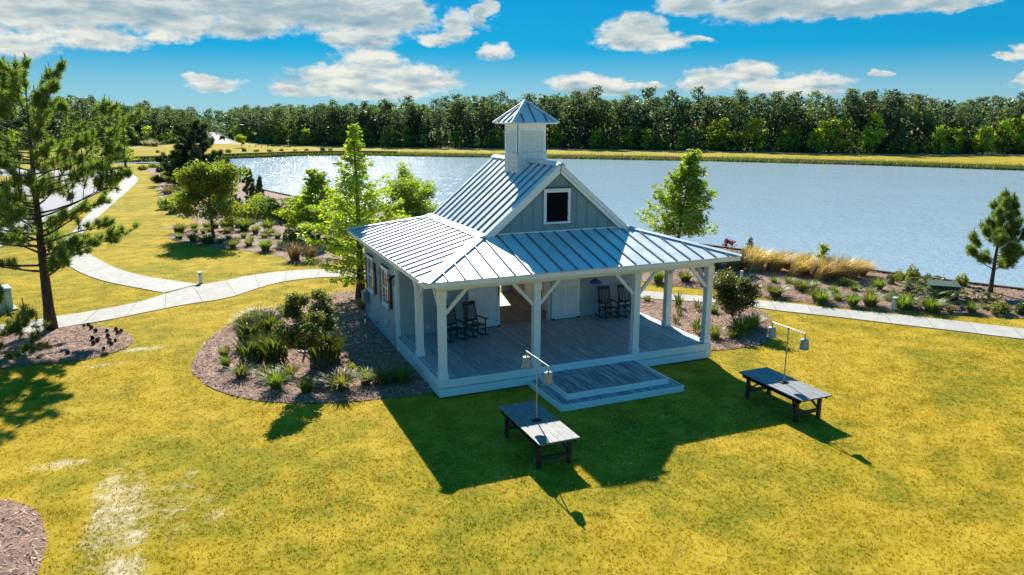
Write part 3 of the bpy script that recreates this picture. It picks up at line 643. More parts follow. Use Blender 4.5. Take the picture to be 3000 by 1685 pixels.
def cap_strip(p0, p1, n1, n2, w1, w2, lift, name='hip_cap', mat='roof_metal', parent=roof):
    """folded metal cap along an edge shared by two planes with normals n1, n2"""
    p0, p1 = Vector(p0), Vector(p1); d = (p1-p0).normalized(); mb = MB()
    for nv, w_, s in ((Vector(n1), w1, 1), (Vector(n2), w2, -1)):
        nv = nv.normalized(); side = d.cross(nv).normalized()*s
        if w_ <= 0: continue
        q = [p0+nv*lift, p1+nv*lift, p1+nv*lift+side*w_, p0+nv*lift+side*w_]
        if (q[1]-q[0]).cross(q[2]-q[0]).dot(nv) < 0: q = q[::-1]
        mb.slab(q, nv*.03)
    return mb.build(name, mat, parent)
sl_ = (ZT-ZE)/(XI+O); NF, NL, NR, NB = (0, -sl_, 1), (-sl_, 0, 1), (sl_, 0, 1), (0, sl_, 1)
for p, q, a, b in (((-O, -O, ZE), (XI+.08, XI+.08, ZT+.02), NF, NL), ((x1, -O, ZE), (W-XI-.08, XI+.08, ZT+.02), NR, NF), ((-O, y1, ZE), (XI+.08, D-XI-.08, ZT+.02), NL, NB), ((x1, y1, ZE), (W-XI-.08, D-XI-.08, ZT+.02), NB, NR)):
    d = (Vector(q)-Vector(p)); s = Vector(a).normalized(); side = d.cross(s)
    mid = Vector((W/2, D/2, 0))
    cap_strip(p, q, a, b, .17, .17, .052)
# eave fascia
for a, b in (((-O, -O), (x1, -O)), ((-O, -O), (-O, y1)), ((x1, -O), (x1, y1)), ((-O, y1), (x1, y1))):
    s = Vector((W/2-(a[0]+b[0])/2, D/2-(a[1]+b[1])/2)).normalized()*.04; e = Vector((b[0]-a[0], b[1]-a[1])).normalized()*(.02 if abs(a[1]-b[1]) < 1 else .045)
    P('eave_fascia', MB().beam((a[0]+s.x+e.x, a[1]+s.y+e.y, 3.575), (b[0]+s.x-e.x, b[1]+s.y-e.y, 3.575), .03, .13), 'trim_white', roof)
P('soffit', MB().box(-O+.07, -O+.07, 3.603, x1-.07, .02, 3.612), 'trim_white', roof); P('soffit', MB().box(-O+.07, .025, 3.603, .02, y1-.07, 3.612), 'trim_white', roof); P('soffit', MB().box(W-.02, .025, 3.603, x1-.07, y1-.07, 3.612), 'trim_white', roof)
# upper gable roof
XC = W/2; ZR = 6.68; XL = 2.2; ZL = 4.445; YG, YB = 1.97, D-1.97; us = (ZR-ZL)/(XC-XL)
upr = P('gable_roof', MB().box(XC-.05, YG+.2, ZR-.35, XC+.05, YB-.2, ZR-.1), 'trim_white')
SU = [2.33+.515*i for i in range(12)]
metal_plane([(XL, YB, ZL), (XL, YG, ZL), (XC, YG, ZR), (XC, YB, ZR)], (0, 1, 0), SU, upr)
metal_plane([(W-XL, YG, ZL), (W-XL, YB, ZL), (XC, YB, ZR), (XC, YG, ZR)], (0, 1, 0), SU, upr)
cap_strip((XC, YG-.01, ZR), (XC, YB+.01, ZR), (us, 0, 1), (-us, 0, 1), .17, .17, .052, 'ridge_cap', 'roof_metal', upr)
# flashing where the upper roof meets the lower
for s in (-1, 1):
    xa = XC+s*(XC-XL+.26); xb = XC+s*(XC-XL-.02); za = ZE+sl_*(XI+O-.19)+.058; zb = ZL+.06
    q = [(xa, YG-.05, za), (xb, YG-.05, zb), (xb, YB+.05, zb), (xa, YB+.05, za)]
    if s > 0: q = q[::-1]
    MB().slab(q, (0, 0, .02)).build('roof_flashing', 'roof_metal', upr)
# rake boards, gable wall
for yy, s in ((YG, -1), (YB, 1)):
    for sx in (-1, 1):
        e = Vector((XC-sx*0, 0, ZR)); lo = Vector((XC+sx*(XC-XL), 0, ZL)); dn = Vector((sx*us, 0, 1)).normalized()
        for off, th, hh, dr in ((.012, .03, .11, .0), (.045, .03, .10, .115)):
            a = Vector((XC, yy-s*off, ZR))-dn*(dr+hh/2+.03); b = Vector((lo.x, yy-s*off, lo.z))-dn*(dr+hh/2+.03)
            a = a+Vector((0, 0, 0)); ext = (a-b).normalized()
            a.x = XC+sx*.003; a.z = ZR-(dr+hh/2+.03)*math.sqrt(1+us*us)
            MB().beam(b, a, th, hh, (0, 0, 1)).build('rake_board', 'trim_white', upr)
gw = None
for yy, s in ((XI, -1), (D-XI, 1)):
    yf = yy+s*0.; t = .06
    zin = lambda x: ZR-.07-us*abs(x-XC)
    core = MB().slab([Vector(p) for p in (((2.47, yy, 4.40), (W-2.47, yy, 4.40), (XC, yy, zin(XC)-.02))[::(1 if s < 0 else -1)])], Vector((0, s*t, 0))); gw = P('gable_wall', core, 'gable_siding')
    tri = [Vector((2.50, 0, 4.42)), Vector((W-2.50, 0, 4.42)), Vector((XC, 0, zin(XC)-.05))]
    bx = [2.76+.40*i for i in range(-1, 12)]; cuts = [2.5]+[b for b in bx if 2.55 < b < W-2.55]+[W-2.5]
    for a, b in zip(cuts[:-1], cuts[1:]):
        q = clip(clip(tri, lambda p: p.x, True, a), lambda p: p.x, False, b); q = [Vector((p.x, yy+s*.012, p.z)) for p in q]
        if s > 0: q = q[::-1]
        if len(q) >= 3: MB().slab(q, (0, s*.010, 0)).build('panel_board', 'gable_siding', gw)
    for b in cuts[1:-1]:
        zt = zin(b)-.06
        if zt-4.45 > .08: MB().box(b-.02, min(yy+s*.014, yy+s*.034), 4.46, b+.02, max(yy+s*.014, yy+s*.034), zt).build('batten', 'gable_siding', gw)
    MB().box(2.52, min(yy+s*.014, yy+s*.05), 4.425, W-2.52, max(yy+s*.014, yy+s*.05), 4.475).build('base_trim', 'trim_white', gw)
    if s < 0:
        wn = P('window', MB().box(4.39, yy-.05, 4.78, 5.20, yy-.036, 5.74), 'window_dark')
        for bx_ in ((4.31, 4.76, 4.40, 5.73), (5.19, 4.76, 5.28, 5.73)): P('casing', MB().box(bx_[0], yy-.085, bx_[1], bx_[2], yy-.036, bx_[3]), 'trim_white', wn)
        P('casing', MB().box(4.31, yy-.087, 5.732, 5.28, yy-.036, 5.86), 'trim_white', wn); P('casing', MB().box(4.29, yy-.10, 4.70, 5.30, yy-.036, 4.758), 'trim_white', wn)
        P('drip_cap', MB().box(4.28, yy-.12, 5.862, 5.31, yy-.036, 5.888), 'dark_shutter', wn)
        for k in range(11): P('slat', MB().beam((4.41, yy-.058, 4.82+k*.083), (5.18, yy-.058, 4.82+k*.083), .05, .012, (0, -.5, 1)), 'window_dark', wn)
        for z in (5.0, 5.5): P('hinge', MB().box(5.17, yy-.092, z, 5.2, yy-.06, z+.05), 'black_iron', wn)
# ---- cupola
KX, KY, KS = XC, 4.80, .565
cup = P('cupola', MB().box(KX-KS+.03, KY-KS+.03, 5.7, KX+KS-.03, KY+KS-.03, 7.9), 'white_paint')
for fx, fy in ((0, -1), (-1, 0), (1, 0), (0, 1)):
    tx, ty = -fy, fx                                             # tangent
    def place(t0, t1, d0, d1, z0, z1, name, mat='trim_white'):
        xs = sorted((KX+fx*d0+tx*t0, KX+fx*d1+tx*t1)); ys = sorted((KY+fy*d0+ty*t0, KY+fy*d1+ty*t1))
        return MB().box(xs[0], ys[0], z0, xs[1], ys[1], z1).build(name, mat, cup)
    rows = 5; zz = 6.12 if fx == 0 else 6.14
    rh = (6.84-zz)/rows
    for r in range(rows):
        t = -KS+.001; z = zz+r*rh
        while t < KS-.01:
            w_ = min(rnd.uniform(.15, .22), KS-.001-t)
            if KS-t-w_ < .06: w_ = KS-.001-t
            place(t+.004, t+w_-.004, KS-.03, KS+.010+rnd.uniform(-.003, .004), z+.004, z+rh-.002, 'shingle', 'shingle_white'); t += w_
    place(-KS-.03, KS+.03, KS-.02, KS+.045, 6.845, 6.885, 'ledge')
    for t0, t1 in ((-KS, -KS+.13), (KS-.13, KS)): place(t0+(.001 if fx else 0), t1-(.001 if fx else 0), KS-.03, KS-.001+(.002 if fx else 0), 6.888, 7.90, 'corner_board')
    place(-KS+.132, KS-.132, KS-.03, KS-.004, 7.70, 7.90, 'rail'); place(-KS+.132, KS-.132, KS-.03, KS-.004, 6.888, 6.93, 'rail')
    for k in range(12):
        z = 6.965+k*.062; c = Vector((KX+fx*(KS-.022), KY+fy*(KS-.022), z)); h = Vector((tx, ty, 0))*(KS-.135)
        MB().beam(c-h, c+h, .055, .012, (fx*.7, fy*.7, 1)).build('louver_slat', 'trim_white', cup)
KE, KZ, KA = .88, 7.95, 8.71
for (ax, ay), (bx_, by), ud in (((-1, -1), (1, -1), (1, 0, 0)), ((-1, 1), (-1, -1), (0, 1, 0)), ((1, -1), (1, 1), (0, 1, 0)), ((1, 1), (-1, 1), (1, 0, 0))):
    c0 = KX if ud[0] else KY
    metal_plane([(KX+ax*KE, KY+ay*KE, KZ), (KX+bx_*KE, KY+by*KE, KZ), (KX, KY, KA)], ud, [c0+.44*i for i in (-1, 0, 1)], cup)
kn = (KA-KZ)/KE
for ax, ay, a, b in ((-1, -1, (0, -kn, 1), (-kn, 0, 1)), (1, -1, (kn, 0, 1), (0, -kn, 1)), (-1, 1, (-kn, 0, 1), (0, kn, 1)), (1, 1, (0, kn, 1), (kn, 0, 1))):
    cap_strip((KX+ax*KE, KY+ay*KE, KZ), (KX, KY, KA), a, b, .075, .075, .05, 'hip_cap', 'roof_metal', cup)
P('cupola_soffit', MB().box(KX-KE+.04, KY-KE+.04, 7.90, KX+KE-.04, KY+KE-.04, 7.935), 'trim_white', cup)

# ================================================================== FURNITURE
def table(label, loc):
    t = thing('long_table', label, 'table', loc, 0, 'dark tables with lamp stands on the lawn')
    hl, hw, h = 1.27, .535, .76
    top = P('tabletop', MB().box(-hw+.03, -hl+.03, h-.06, hw-.03, hl-.03, h-.032), 'table_frame', t)
    n = 6; w_ = 2*hw/n
    me = MB().box(.003, -hl, -.032, w_-.003, hl, 0).mesh('board'); me.materials.append(M['table_wood'])
    for i in range(n): link('board', me, None, top, (-hw+i*w_, 0, h+rnd.uniform(-.0015, .0015)))
    for sy in (-1, 1):
        P('apron', MB().box(-hw+.1, sy*(hl-.26)-.02, h-.17, hw-.1, sy*(hl-.26)+.02, h-.062), 'table_frame', t)
        P('stretcher', MB().box(-hw+.16, sy*(hl-.3)-.03, .2, hw-.16, sy*(hl-.3)+.03, .29), 'table_frame', t)
        for sx in (-1, 1):
            P('leg', MB().box(sx*(hw-.13)-.045, sy*(hl-.3)-.045, 0, sx*(hw-.13)+.045, sy*(hl-.3)+.045, h-.172), 'table_frame', t)
            P('leg_brace', MB().beam((sx*(hw-.13), sy*(hl-.35), .3), (sx*(hw-.13)*.55, sy*(hl-.72), h-.07), .05, .05), 'table_frame', t)
            P('side_rail', MB().box(sx*(hw-.06)-.02, -hl+.12, h-.14, sx*(hw-.06)+.02, hl-.12, h-.062), 'table_frame', t)
    return t
def table_lamp(label, loc):
    t = thing('table_lamp', label, 'lamp', loc, 0, 'twin bucket lamps on the lawn tables')
    P('base_plate', MB().box(-.12, -.075, 0, .12, .075, .03), 'table_frame', t); P('flange', MB().lathe([(.0, .06), (.06, .06), (.065, .03)], 12), 'black_iron', t)
    P('pole', MB().tube([(0, 0, .03), (0, 0, 1.62)], .017, 10), 'pipe_metal', t, smooth=False)
    P('crossbar', MB().tube([(0, -.63, 1.62), (0, .63, 1.62)], .019, 10), 'pipe_metal', t)
    P('pipe_fitting', MB().tube([(0, -.05, 1.62), (0, .05, 1.62)], .027, 10).tube([(0, 0, 1.56), (0, 0, 1.62)], .026, 10), 'pipe_metal', t)
    for s in (-1, 1):
        P('drop_pipe', MB().tube([(0, s*.63, 1.635), (0, s*.63, 1.47)], .02, 10), 'pipe_metal', t)
        sh = P('shade', MB().lathe([(.0, 1.475), (.095, 1.475), (.10, 1.465), (.103, 1.45), (.110, 1.36), (.112, 1.355), (.110, 1.35), (.124, 1.20), (.130, 1.195), (.130, 1.185), (.122, 1.185), (.12, 1.2), (.092, 1.455), (0, 1.46)], 28, (0, s*.63, 0)), 'galvanised', t, smooth=True)
        P('bulb', MB().lathe([(0, 1.2), (.025, 1.21), (.035, 1.25), (.02, 1.32), (.018, 1.45)], 10, (0, s*.63, 0)), 'bulb_glass', sh, smooth=True)
table('dark plank table in front of the porch steps, half in shade', (1.17, -4.2, 0))
table_lamp('pipe lamp stand with two shades on the table by the steps', (1.17, -4.18, .7605))
table('dark plank table farther right on the open sunny lawn', (8.81, -4.47, 0))
table_lamp('pipe lamp stand with two bucket shades on the right-hand table', (8.83, -4.46, .7605))

def rocking_chair(label, loc, ang):
    t = thing('rocking_chair', label, 'chair', loc, ang, 'black rocking chairs on the porch')     # faces local -Y
    B = 'black_paint'; hw = .27
    for s in (-1, 1):
        x = s*hw
        pts = [(x, -.46+.92*k/10, .02+.34*((k/10-.5)**2)) for k in range(11)]
        P('rocker', MB().tube(pts, .024, 6), B, t)
        P('leg', MB().tube([(x, -.27, .06), (x, -.25, .62)], [.026, .024], 8), B, t)
        P('leg', MB().tube([(x, .2, .05), (x*.96, .2, .42), (x*.92, .36, 1.16)], [.026, .026, .02], 8), B, t)
        P('armrest', MB().box(min(s*.24, s*.35), -.36, .62, max(s*.24, s*.35), .25, .648), B, t, bevel=.012)
        P('stretcher', MB().tube([(x, -.26, .24), (x, .2, .24)], .013, 6), B, t)
        P('stretcher', MB().tube([(x, -.26, .33), (x, .2, .33)], .013, 6), B, t)
    P('stretcher', MB().tube([(-hw, -.262, .27), (hw, -.262, .27)], .014, 6), B, t); P('stretcher', MB().tube([(-hw, .2, .27), (hw, .2, .27)], .014, 6), B, t)
    seat = P('seat', MB().beam((0, -.3, .435), (0, .22, .39), .56, .03), B, t)
    P('top_rail', MB().beam((-.265, .355, 1.11), (.265, .355, 1.11), .03, .13, (0, .42, 1)), B, t); P('back_rail', MB().beam((-.25, .235, .52), (.25, .235, .52), .028, .07, (0, .2, 1)), B, t)
    for k in range(7):
        x = -.2+k*.4/6; P('back_slat', MB().beam((x, .238, .54), (x, .345, 1.06), .034, .014, (0, -1, .2)), B, t)
rocking_chair('black rocking chair nearest the left wall of the porch', (1.68, 3.72, HD+.005), .22)
rocking_chair('black rocking chair angled in front of the left barn door', (2.56, 3.95, HD+.005), .30)
rocking_chair('black rocking chair under the blue lamp right of the doorway', (8.15, 4.25, HD+.005), .04)
rocking_chair('black rocking chair half hidden behind the third front column', (9.02, 4.22, HD+.005), .02)

wl = thing('wall_lamp', 'blue enamel barn lamp on a gooseneck above the right rocking chairs', 'lamp', (7.6, 4.3, 0))
P('lamp_shade', MB().lathe([(.0, 2.42), (.045, 2.42), (.055, 2.36), (.055, 2.2), (.09, 2.13), (.21, 2.06), (.265, 1.99), (.262, 1.985), (.20, 2.04), (.08, 2.11), (0, 2.16)], 28), 'blue_enamel', wl, smooth=True)
P('gooseneck', MB().tube([(-.0, .575, 2.50), (0, .45, 2.56), (0, .25, 2.58), (0, .08, 2.54), (0, .01, 2.46), (0, 0, 2.41)], .016, 8), 'meter_grey', wl); P('wall_plate', MB().lathe([(0, 0), (.07, 0), (.07, .03), (0, .035)], 16), 'meter_grey', wl).matrix_local = Matrix.Translation((0, .565, 2.50)) @ Matrix.Rotation(PI/2, 4, 'X')
sg = thing('string_lights', 'string of small bulbs hung along the porch ceiling', 'string lights', (0, 1.2, 0))
bxs = [.77, 1.41, 2.07, 2.72, 3.36, 3.91, 4.54, 5.17, 5.81, 6.45, 7.08, 7.72, 8.36, 8.98]
cp = [(.25, -.1, 3.3)]+[(x, 0, 3.17) for x in bxs]+[(9.5, -.1, 3.3)]
cb_ = []
for a, b in zip(cp[:-1], cp[1:]): cb_ += [a, ((a[0]+b[0])/2, (a[1]+b[1])/2, (a[2]+b[2])/2-.035)]
P('cable', MB().tube(cb_+[cp[-1]], .008, 5), 'black_iron', sg)
for x in bxs:
    b = P('bulb', MB().lathe([(0, 2.95), (.02, 2.955), (.03, 2.985), (.018, 3.03)], 10, (x, 0, 0)), 'bulb_glass', sg, smooth=True)
    P('socket', MB().tube([(x, 0, 3.025), (x, 0, 3.165)], .02, 8), 'black_iron', b)

# path bollards, boxes
def bollard(label, x, y, h=.6, w_=.075, grp='white path bollards'):
    t = thing('path_bollard', label, 'bollard', (x, y, 0), .2, grp)
    P('post', MB().box(-w_, -w_, 0, w_, w_, h-.06), 'bright_white', t, bevel=.006); P('cap', MB().box(-w_-.012, -w_-.012, h-.058, w_+.012, w_+.012, h), 'bright_white', t)
    P('light_slot', MB().box(-w_-.004, -w_-.004, h-.14, w_*.2, -w_+.02, h-.085), 'black_iron', t)
bollard('white square bollard beside the path junction left of the pavilion', -6.25, 19.6); bollard('white square bollard on the lake side of the right-hand walk', 21.25, 2.25); bollard('thin white post among the plants behind the small tree', 18.9, 9.3, .62, .05)
tb = thing('transformer_box', 'dark green utility transformer box among palmettos by the water', 'utility box', (24.9, 2.75, 0), -.75)
P('pad', MB().box(-.7, -.55, 0, .7, .55, .1), 'kerb_concrete', tb); P('cabinet', MB().box(-.58, -.42, .1, .58, .42, .72), 'transformer_green', tb, bevel=.02)
P('lid', MB().add([(-.62, -.47, .725), (.62, -.47, .725), (.62, .45, .80), (-.62, .45, .80), (-.62, -.47, .765), (.62, -.47, .765), (.62, .45, .84), (-.62, .45, .84)], [(3, 2, 1, 0), (4, 5, 6, 7), (0, 1, 5, 4), (1, 2, 6, 5), (2, 3, 7, 6), (3, 0, 4, 7)]), 'transformer_green', tb)
P('warning_plate', MB().box(.585, -.1, .5, .592, .08, .62), 'bright_white', tb)
tb = thing('utility_cabinet', 'pale green utility cabinet at the left edge by the pine', 'utility box', (-14.35, 17.3, 0), .35)
P('pad', MB().box(-.62, -.55, 0, .62, .55, .08), 'kerb_concrete', tb)
P('cabinet', MB().box(-.5, -.45, .08, .5, .45, .86), 'pale_green_paint', tb, bevel=.05); P('lid', MB().box(-.53, -.48, .864, .53, .48, 1.0), 'pale_green_paint', tb, bevel=.06)
P('latch', MB().box(.505, -.05, .70, .54, .05, .78), 'black_iron', tb)
sp = thing('garden_post', 'short dark metal post on a round pad in the pavilion bed', 'post', (-3.05, 6.0, .0))
P('pad', MB().lathe([(0, .14), (.27, .14), (.28, .12), (.28, 0)], 24), 'concrete', sp); P('post', MB().tube([(0, 0, .1), (0, 0, .95)], .04, 10), 'black_iron', sp); P('cap', MB().lathe([(0, 1.0), (.05, .98), (.055, .94), (.04, .93)], 12), 'black_iron', sp)
tag(MB().lathe([(0, .2), (.05, .19), (.075, .14), (.05, .12), (.04, 0)], 12).build('drain_cap', 'bright_white', None, (-.62, 8.6, 0)), 'small white drain cap in the mulch by the side wall', 'drain cap')

# ================================================================== VEGETATION
def rand_unit(n): return unit(rng.normal(size=(n, 3)))
def leaf_quads(C, size, flat=.0, stretch=1.5, upb=0.):
    """diamond leaves round centres C; flat>0 lays them level"""
    n = len(C); a = rand_unit(n); a[:, 2] *= (1-flat); a = unit(a); b = rand_unit(n); b[:, 2] *= (1-flat); b = unit(np.cross(np.cross(a, b), a)+1e-4)
    s = (size*rng.uniform(.6, 1.3, n))[:, None]
    return np.stack([C-a*s*stretch*.5, C+b*s*.4, C+a*s*stretch*.5, C-b*s*.4], 1)
def needle_tufts(Pt, Dr, m, L, wd, spread=1.05):
    n = len(Pt); P2 = np.repeat(Pt, m, 0); d = unit(np.repeat(unit(Dr), m, 0)+rand_unit(n*m)*spread)
    s = unit(np.cross(d, rand_unit(n*m)))*wd; l = (L*rng.uniform(.7, 1.15, n*m))[:, None]
    P2 = P2-np.repeat(unit(Dr), m, 0)*rng.uniform(0, L*.7, (n*m, 1))
    return np.stack([P2-s, P2+s, P2+d*l], 1)
def limb_curve(p, d, L, n, lift, wob):
    pts = [np.array(p)]; d = d/np.linalg.norm(d)
    for i in range(n):
        d = d+np.array([0, 0, lift/n])+rng.normal(size=3)*wob/n; d = d/np.linalg.norm(d); pts.append(pts[-1]+d*L/n)
    return pts
def tree_obj(name, label, cat, loc, trunk, crown_me, crown_mat, bark='bark', group=None, extra=None):
    t = thing(name, label, cat, loc, 0, group)
    link('trunk', trunk.mesh('trunk', True), bark, t); link('crown', crown_me, crown_mat, t)
    if extra: link(extra[0], extra[1], extra[2], t)
    return t
def pine(H, R, base, seed, lean=(0, 0), ntuft=26, nb=34, prof=None, tl=.22, tw=.012, lowbare=.3, r0=.2, up_tip=.5, sub=5):
    global rng
    keep = rng; rng = np.random.default_rng(seed)
    mb = MB(); tp = []
    for i in range(11):
        f = i/10; tp.append((lean[0]*f+.06*math.sin(3*f+seed), lean[1]*f+.05*math.sin(4*f+seed*2), H*f))
    mb.tube(tp, [r0*(1-.92*i/10)*(1.25 if i == 0 else 1) for i in range(11)], 10)
    def tr(f): k = min(9, int(f*10)); g = f*10-k; return np.array(tp[k])*(1-g)+np.array(tp[k+1])*g
    TP, TD = [], []; cand = []
    prof = prof or (lambda f: math.sin(PI*min(1, (f-lowbare)/(1-lowbare)*.82+.18))**.8)
    for k in range(nb):
        f = lowbare+(1-lowbare)*(k+.5*rng.random())/nb*.98; az = k*2.4+rng.normal()*.4
        L = R*max(.12, prof(f))*rng.uniform(.5, 1.25); el = rng.uniform(.0, .3)+.7*max(0, (f-.75)/.25)
        d = np.array([math.cos(az), math.sin(az), el]); pts = limb_curve(tr(f), d, L, 6, .35*up_tip*2, .35)
        rb = max(.012, r0*.32*(1-f*.75)); mb.tube(pts, [rb*(1-.8*i/6) for i in range(7)], 5, False)
        for j in range(int(sub*(.5+L/R))):
            q = 1-rng.random()**1.4*.72; i0 = min(5, int(q*6)); p = pts[i0]*(1-(q*6-i0))+pts[i0+1]*(q*6-i0)
            sd = unit(unit(pts[-1]-pts[0])+rand_unit(1)[0]*.9+np.array([0, 0, .25])); sL = L*rng.uniform(.12, .36)*(1.15-q*.6)
            sp_ = limb_curve(p, sd, sL, 3, .5, .4); mb.tube(sp_, [rb*.35, rb*.3, rb*.22, .004], 4, False)
            for s_ in range(3):
                e = rng.uniform(.35, 1); i1 = min(2, int(e*3)); pp = sp_[i1]*(1-(e*3-i1))+sp_[i1+1]*(e*3-i1)
                TP.append(pp); TD.append(unit(sp_[-1]-sp_[0]+rand_unit(1)[0]*.35))
            TP.append(sp_[-1]); TD.append(unit(sp_[-1]-sp_[-2]+np.array([0, 0, .3]))); cand.append(sp_[-1])
        TP.append(pts[-1]); TD.append(unit(pts[-1]-pts[-2]+np.array([0, 0, .4]))); cand.append(pts[-1])
    TP.append(np.array(tp[-1])); TD.append(np.array([0, 0, 1.])); cand.append(np.array(tp[-1]))
    V = needle_tufts(np.array(TP), np.array(TD), ntuft, tl, tw)
    cd_ = np.array(cand); cd_ = cd_[cd_[:, 2] > H*.62]; n = len(cd_)
    dirs = unit(np.c_[rng.normal(size=(n, 2))*.12, np.ones(n)]); s = unit(np.cross(dirs, rand_unit(n)))*.02; l = rng.uniform(.12, .34, (n, 1))
    s2 = unit(np.cross(dirs, s))*.02
    C = np.concatenate([np.stack([cd_-s, cd_+s, cd_+dirs*l+s*.5, cd_+dirs*l-s*.5], 1), np.stack([cd_-s2, cd_+s2, cd_+dirs*l+s2*.5, cd_+dirs*l-s2*.5], 1)])
    rng = keep
    return mb, fast_mesh('needles', V, 3), fast_mesh('candles', C, 4)
def cypress(H, R, seed, nb=90, leafn=34, size=.075, low=.08, prof=None, r0=.16, droop=-.12, lean=(0, 0), wob=.45, thick=.04):
    global rng
    keep = rng; rng = np.random.default_rng(seed); mb = MB()
    tp = [(lean[0]*f+.03*math.sin(5*f+seed), lean[1]*f+.03*math.cos(4*f), H*f) for f in np.linspace(0, 1, 9)]
    mb.tube(tp, [r0*(1-.95*i/8)*(1.5 if i == 0 else 1) for i in range(9)], 10); C = []
    prof = prof or (lambda f: (1-f)**.75)
    for k in range(nb):
        f = low+(1-low)*(k+rng.random()*.6)/nb; az = k*2.399+rng.normal()*.35; L = max(.1, R*prof(f)*rng.uniform(.45, 1.2))
        z0 = H*f; b0 = np.array([lean[0]*f, lean[1]*f, z0]); pts = limb_curve(b0, np.array([math.cos(az), math.sin(az), .28+.5*f]), L, 5, droop, wob)
        rb = max(.008, r0*.2*(1-f)); mb.tube(pts, [rb*(1-.8*i/5) for i in range(6)], 4, False); A = np.array(pts)
        m = int(leafn*(.10+L/R*1.4)); t = rng.uniform(.18, 1, m)**.75*5; i0 = np.minimum(4, t.astype(int)); g_ = (t-i0)[:, None]
        pc = A[i0]*(1-g_)+A[i0+1]*g_; side = np.array([-math.sin(az), math.cos(az), 0]); w_ = L*.24*(1.15-t/5)+.03
        off = side*(rng.normal(size=m)*w_)[:, None]+np.c_[np.zeros((m, 2)), -np.abs(rng.normal(size=m))*.06-rng.random(m)*.04+rng.normal(size=m)*(thick-.04)]
        cc = pc+off
        for q in range(3): C.append(cc+rng.normal(size=(m, 3))*[.06, .06, .03]*(.5+L/R))
    V = leaf_quads(np.concatenate(C), size, .45, 2.2); rng = keep
    return mb, fast_mesh('foliage', V, 4)
def broadleaf(H, R, seed, stem=.28, n_leaf=9000, size=.1, nlimb=9, shape=(1, 1), clump=.34, r0=.12, zc=.6, nstem=1, gap=.5):
    """stem: bare height share; crown of clumps at the ends of forked limbs"""
    global rng
    keep = rng; rng = np.random.default_rng(seed); mb = MB(); tips = []
    for s_ in range(nstem):
        b = np.array([0, 0, 0.]) if nstem == 1 else np.r_[rng.normal(size=2)*.07, 0]
        dv = np.array([0, 0, 1.]) if nstem == 1 else np.r_[rng.normal(size=2)*.35, 1]
        tr = limb_curve(b, dv, H*.78, 7, 0, .12); mb.tube(tr, [r0/(nstem**.5)*(1-.8*i/7)*(1.35 if i == 0 else 1) for i in range(8)], 9)
        for k in range(nlimb):
            f = stem+(.95-stem)*(k+rng.random()*.7)/nlimb; i0 = min(6, int(f*7)); p = tr[i0]*(1-(f*7-i0))+tr[i0+1]*(f*7-i0); az = k*2.4+rng.normal()*.4+s_
            e = math.cos((f-stem)/(1-stem)*1.25); L = R*(.45+.6*e)*rng.uniform(.6, 1.25)
            pts = limb_curve(p, np.array([math.cos(az), math.sin(az), .35+1.1*f]), L, 5, .25, .5); rb = r0*.33*(1-f*.6)
            mb.tube(pts, [rb*(1-.75*i/5) for i in range(6)], 5, False); tips += [pts[3], pts[4], pts[5]]
            for j in range(3):
                q = pts[rng.integers(2, 5)]; sp_ = limb_curve(q, unit(unit(pts[-1]-pts[0])+rand_unit(1)[0]*1.0), L*rng.uniform(.3, .55), 3, .2, .5)
                mb.tube(sp_, [rb*.35, rb*.28, rb*.2, .004], 4, False); tips += [sp_[2], sp_[3]]
        tips.append(tr[-1]); tips.append(tr[-2])
    T = np.array(tips); w_ = rng.random(len(T))**gap; idx = rng.choice(len(T), n_leaf, p=w_/w_.sum())
    C = T[idx]+rng.normal(size=(n_leaf, 3))*R*clump*np.array([.5, .5, .32])
    C[:, 2] = np.maximum(C[:, 2], H*stem*.8)
    V = leaf_quads(C, size, .2, 1.5); rng = keep
    return mb, fast_mesh('foliage', V, 4)

# --- the big pine at the left and its neighbours
profP = lambda f: (.72 if f < .45 else .55)+.42*math.sin(PI*min(1, max(0, (f-.25)/.75)))-.25*max(0, (f-.85)/.15)
tk, ndl, cdl = pine(9.2, 3.3, None, 3, lean=(.25, .3), ntuft=36, nb=76, prof=profP, tl=.27, tw=.011, lowbare=.24, r0=.21, sub=9)
tree_obj('pine_tree', 'tall pine with a leaning dark trunk at the left edge', 'pine tree', (-11.75, 12.75, 0), tk, ndl, 'pine_needle', 'bark', extra=('candles', cdl, 'candle'))
tk, ndl, cdl = pine(2.3, 2.9, None, 5, lean=(-.2, 0), ntuft=34, nb=22, prof=lambda f: 1-.55*f, tl=.26, tw=.010, lowbare=.15, r0=.07, sub=7)
tree_obj('pine_tree', 'young pine reaching in from the left below the tall pine', 'pine tree', (-13.15, 8.5, 0), tk, ndl, 'pine_needle', 'bark', extra=('candles', cdl, 'candle'))
tk, ndl, cdl = pine(4.35, 1.85, None, 9, lean=(.45, 0), ntuft=30, nb=36, prof=lambda f: 1.15-.85*f, tl=.3, tw=.010, lowbare=.24, r0=.11, sub=10, up_tip=.9)
tree_obj('pine_tree', 'young pine standing alone by the water at the right', 'pine tree', (28.2, 2.8, 0), tk, ndl, 'pine_needle', 'bark', extra=('candles', cdl, 'candle'))
tk, ndl, cdl = pine(6.4, 4.0, None, 12, ntuft=30, nb=60, prof=lambda f: 1.08-.62*f, tl=.5, tw=.04, lowbare=.08, r0=.2, sub=9)
tree_obj('pine_tree', 'dense dark pine on the far left lake shore', 'pine tree', (-5.8, 80, 0), tk, ndl, 'pine_dark', 'bark', extra=('candles', cdl, 'candle'))
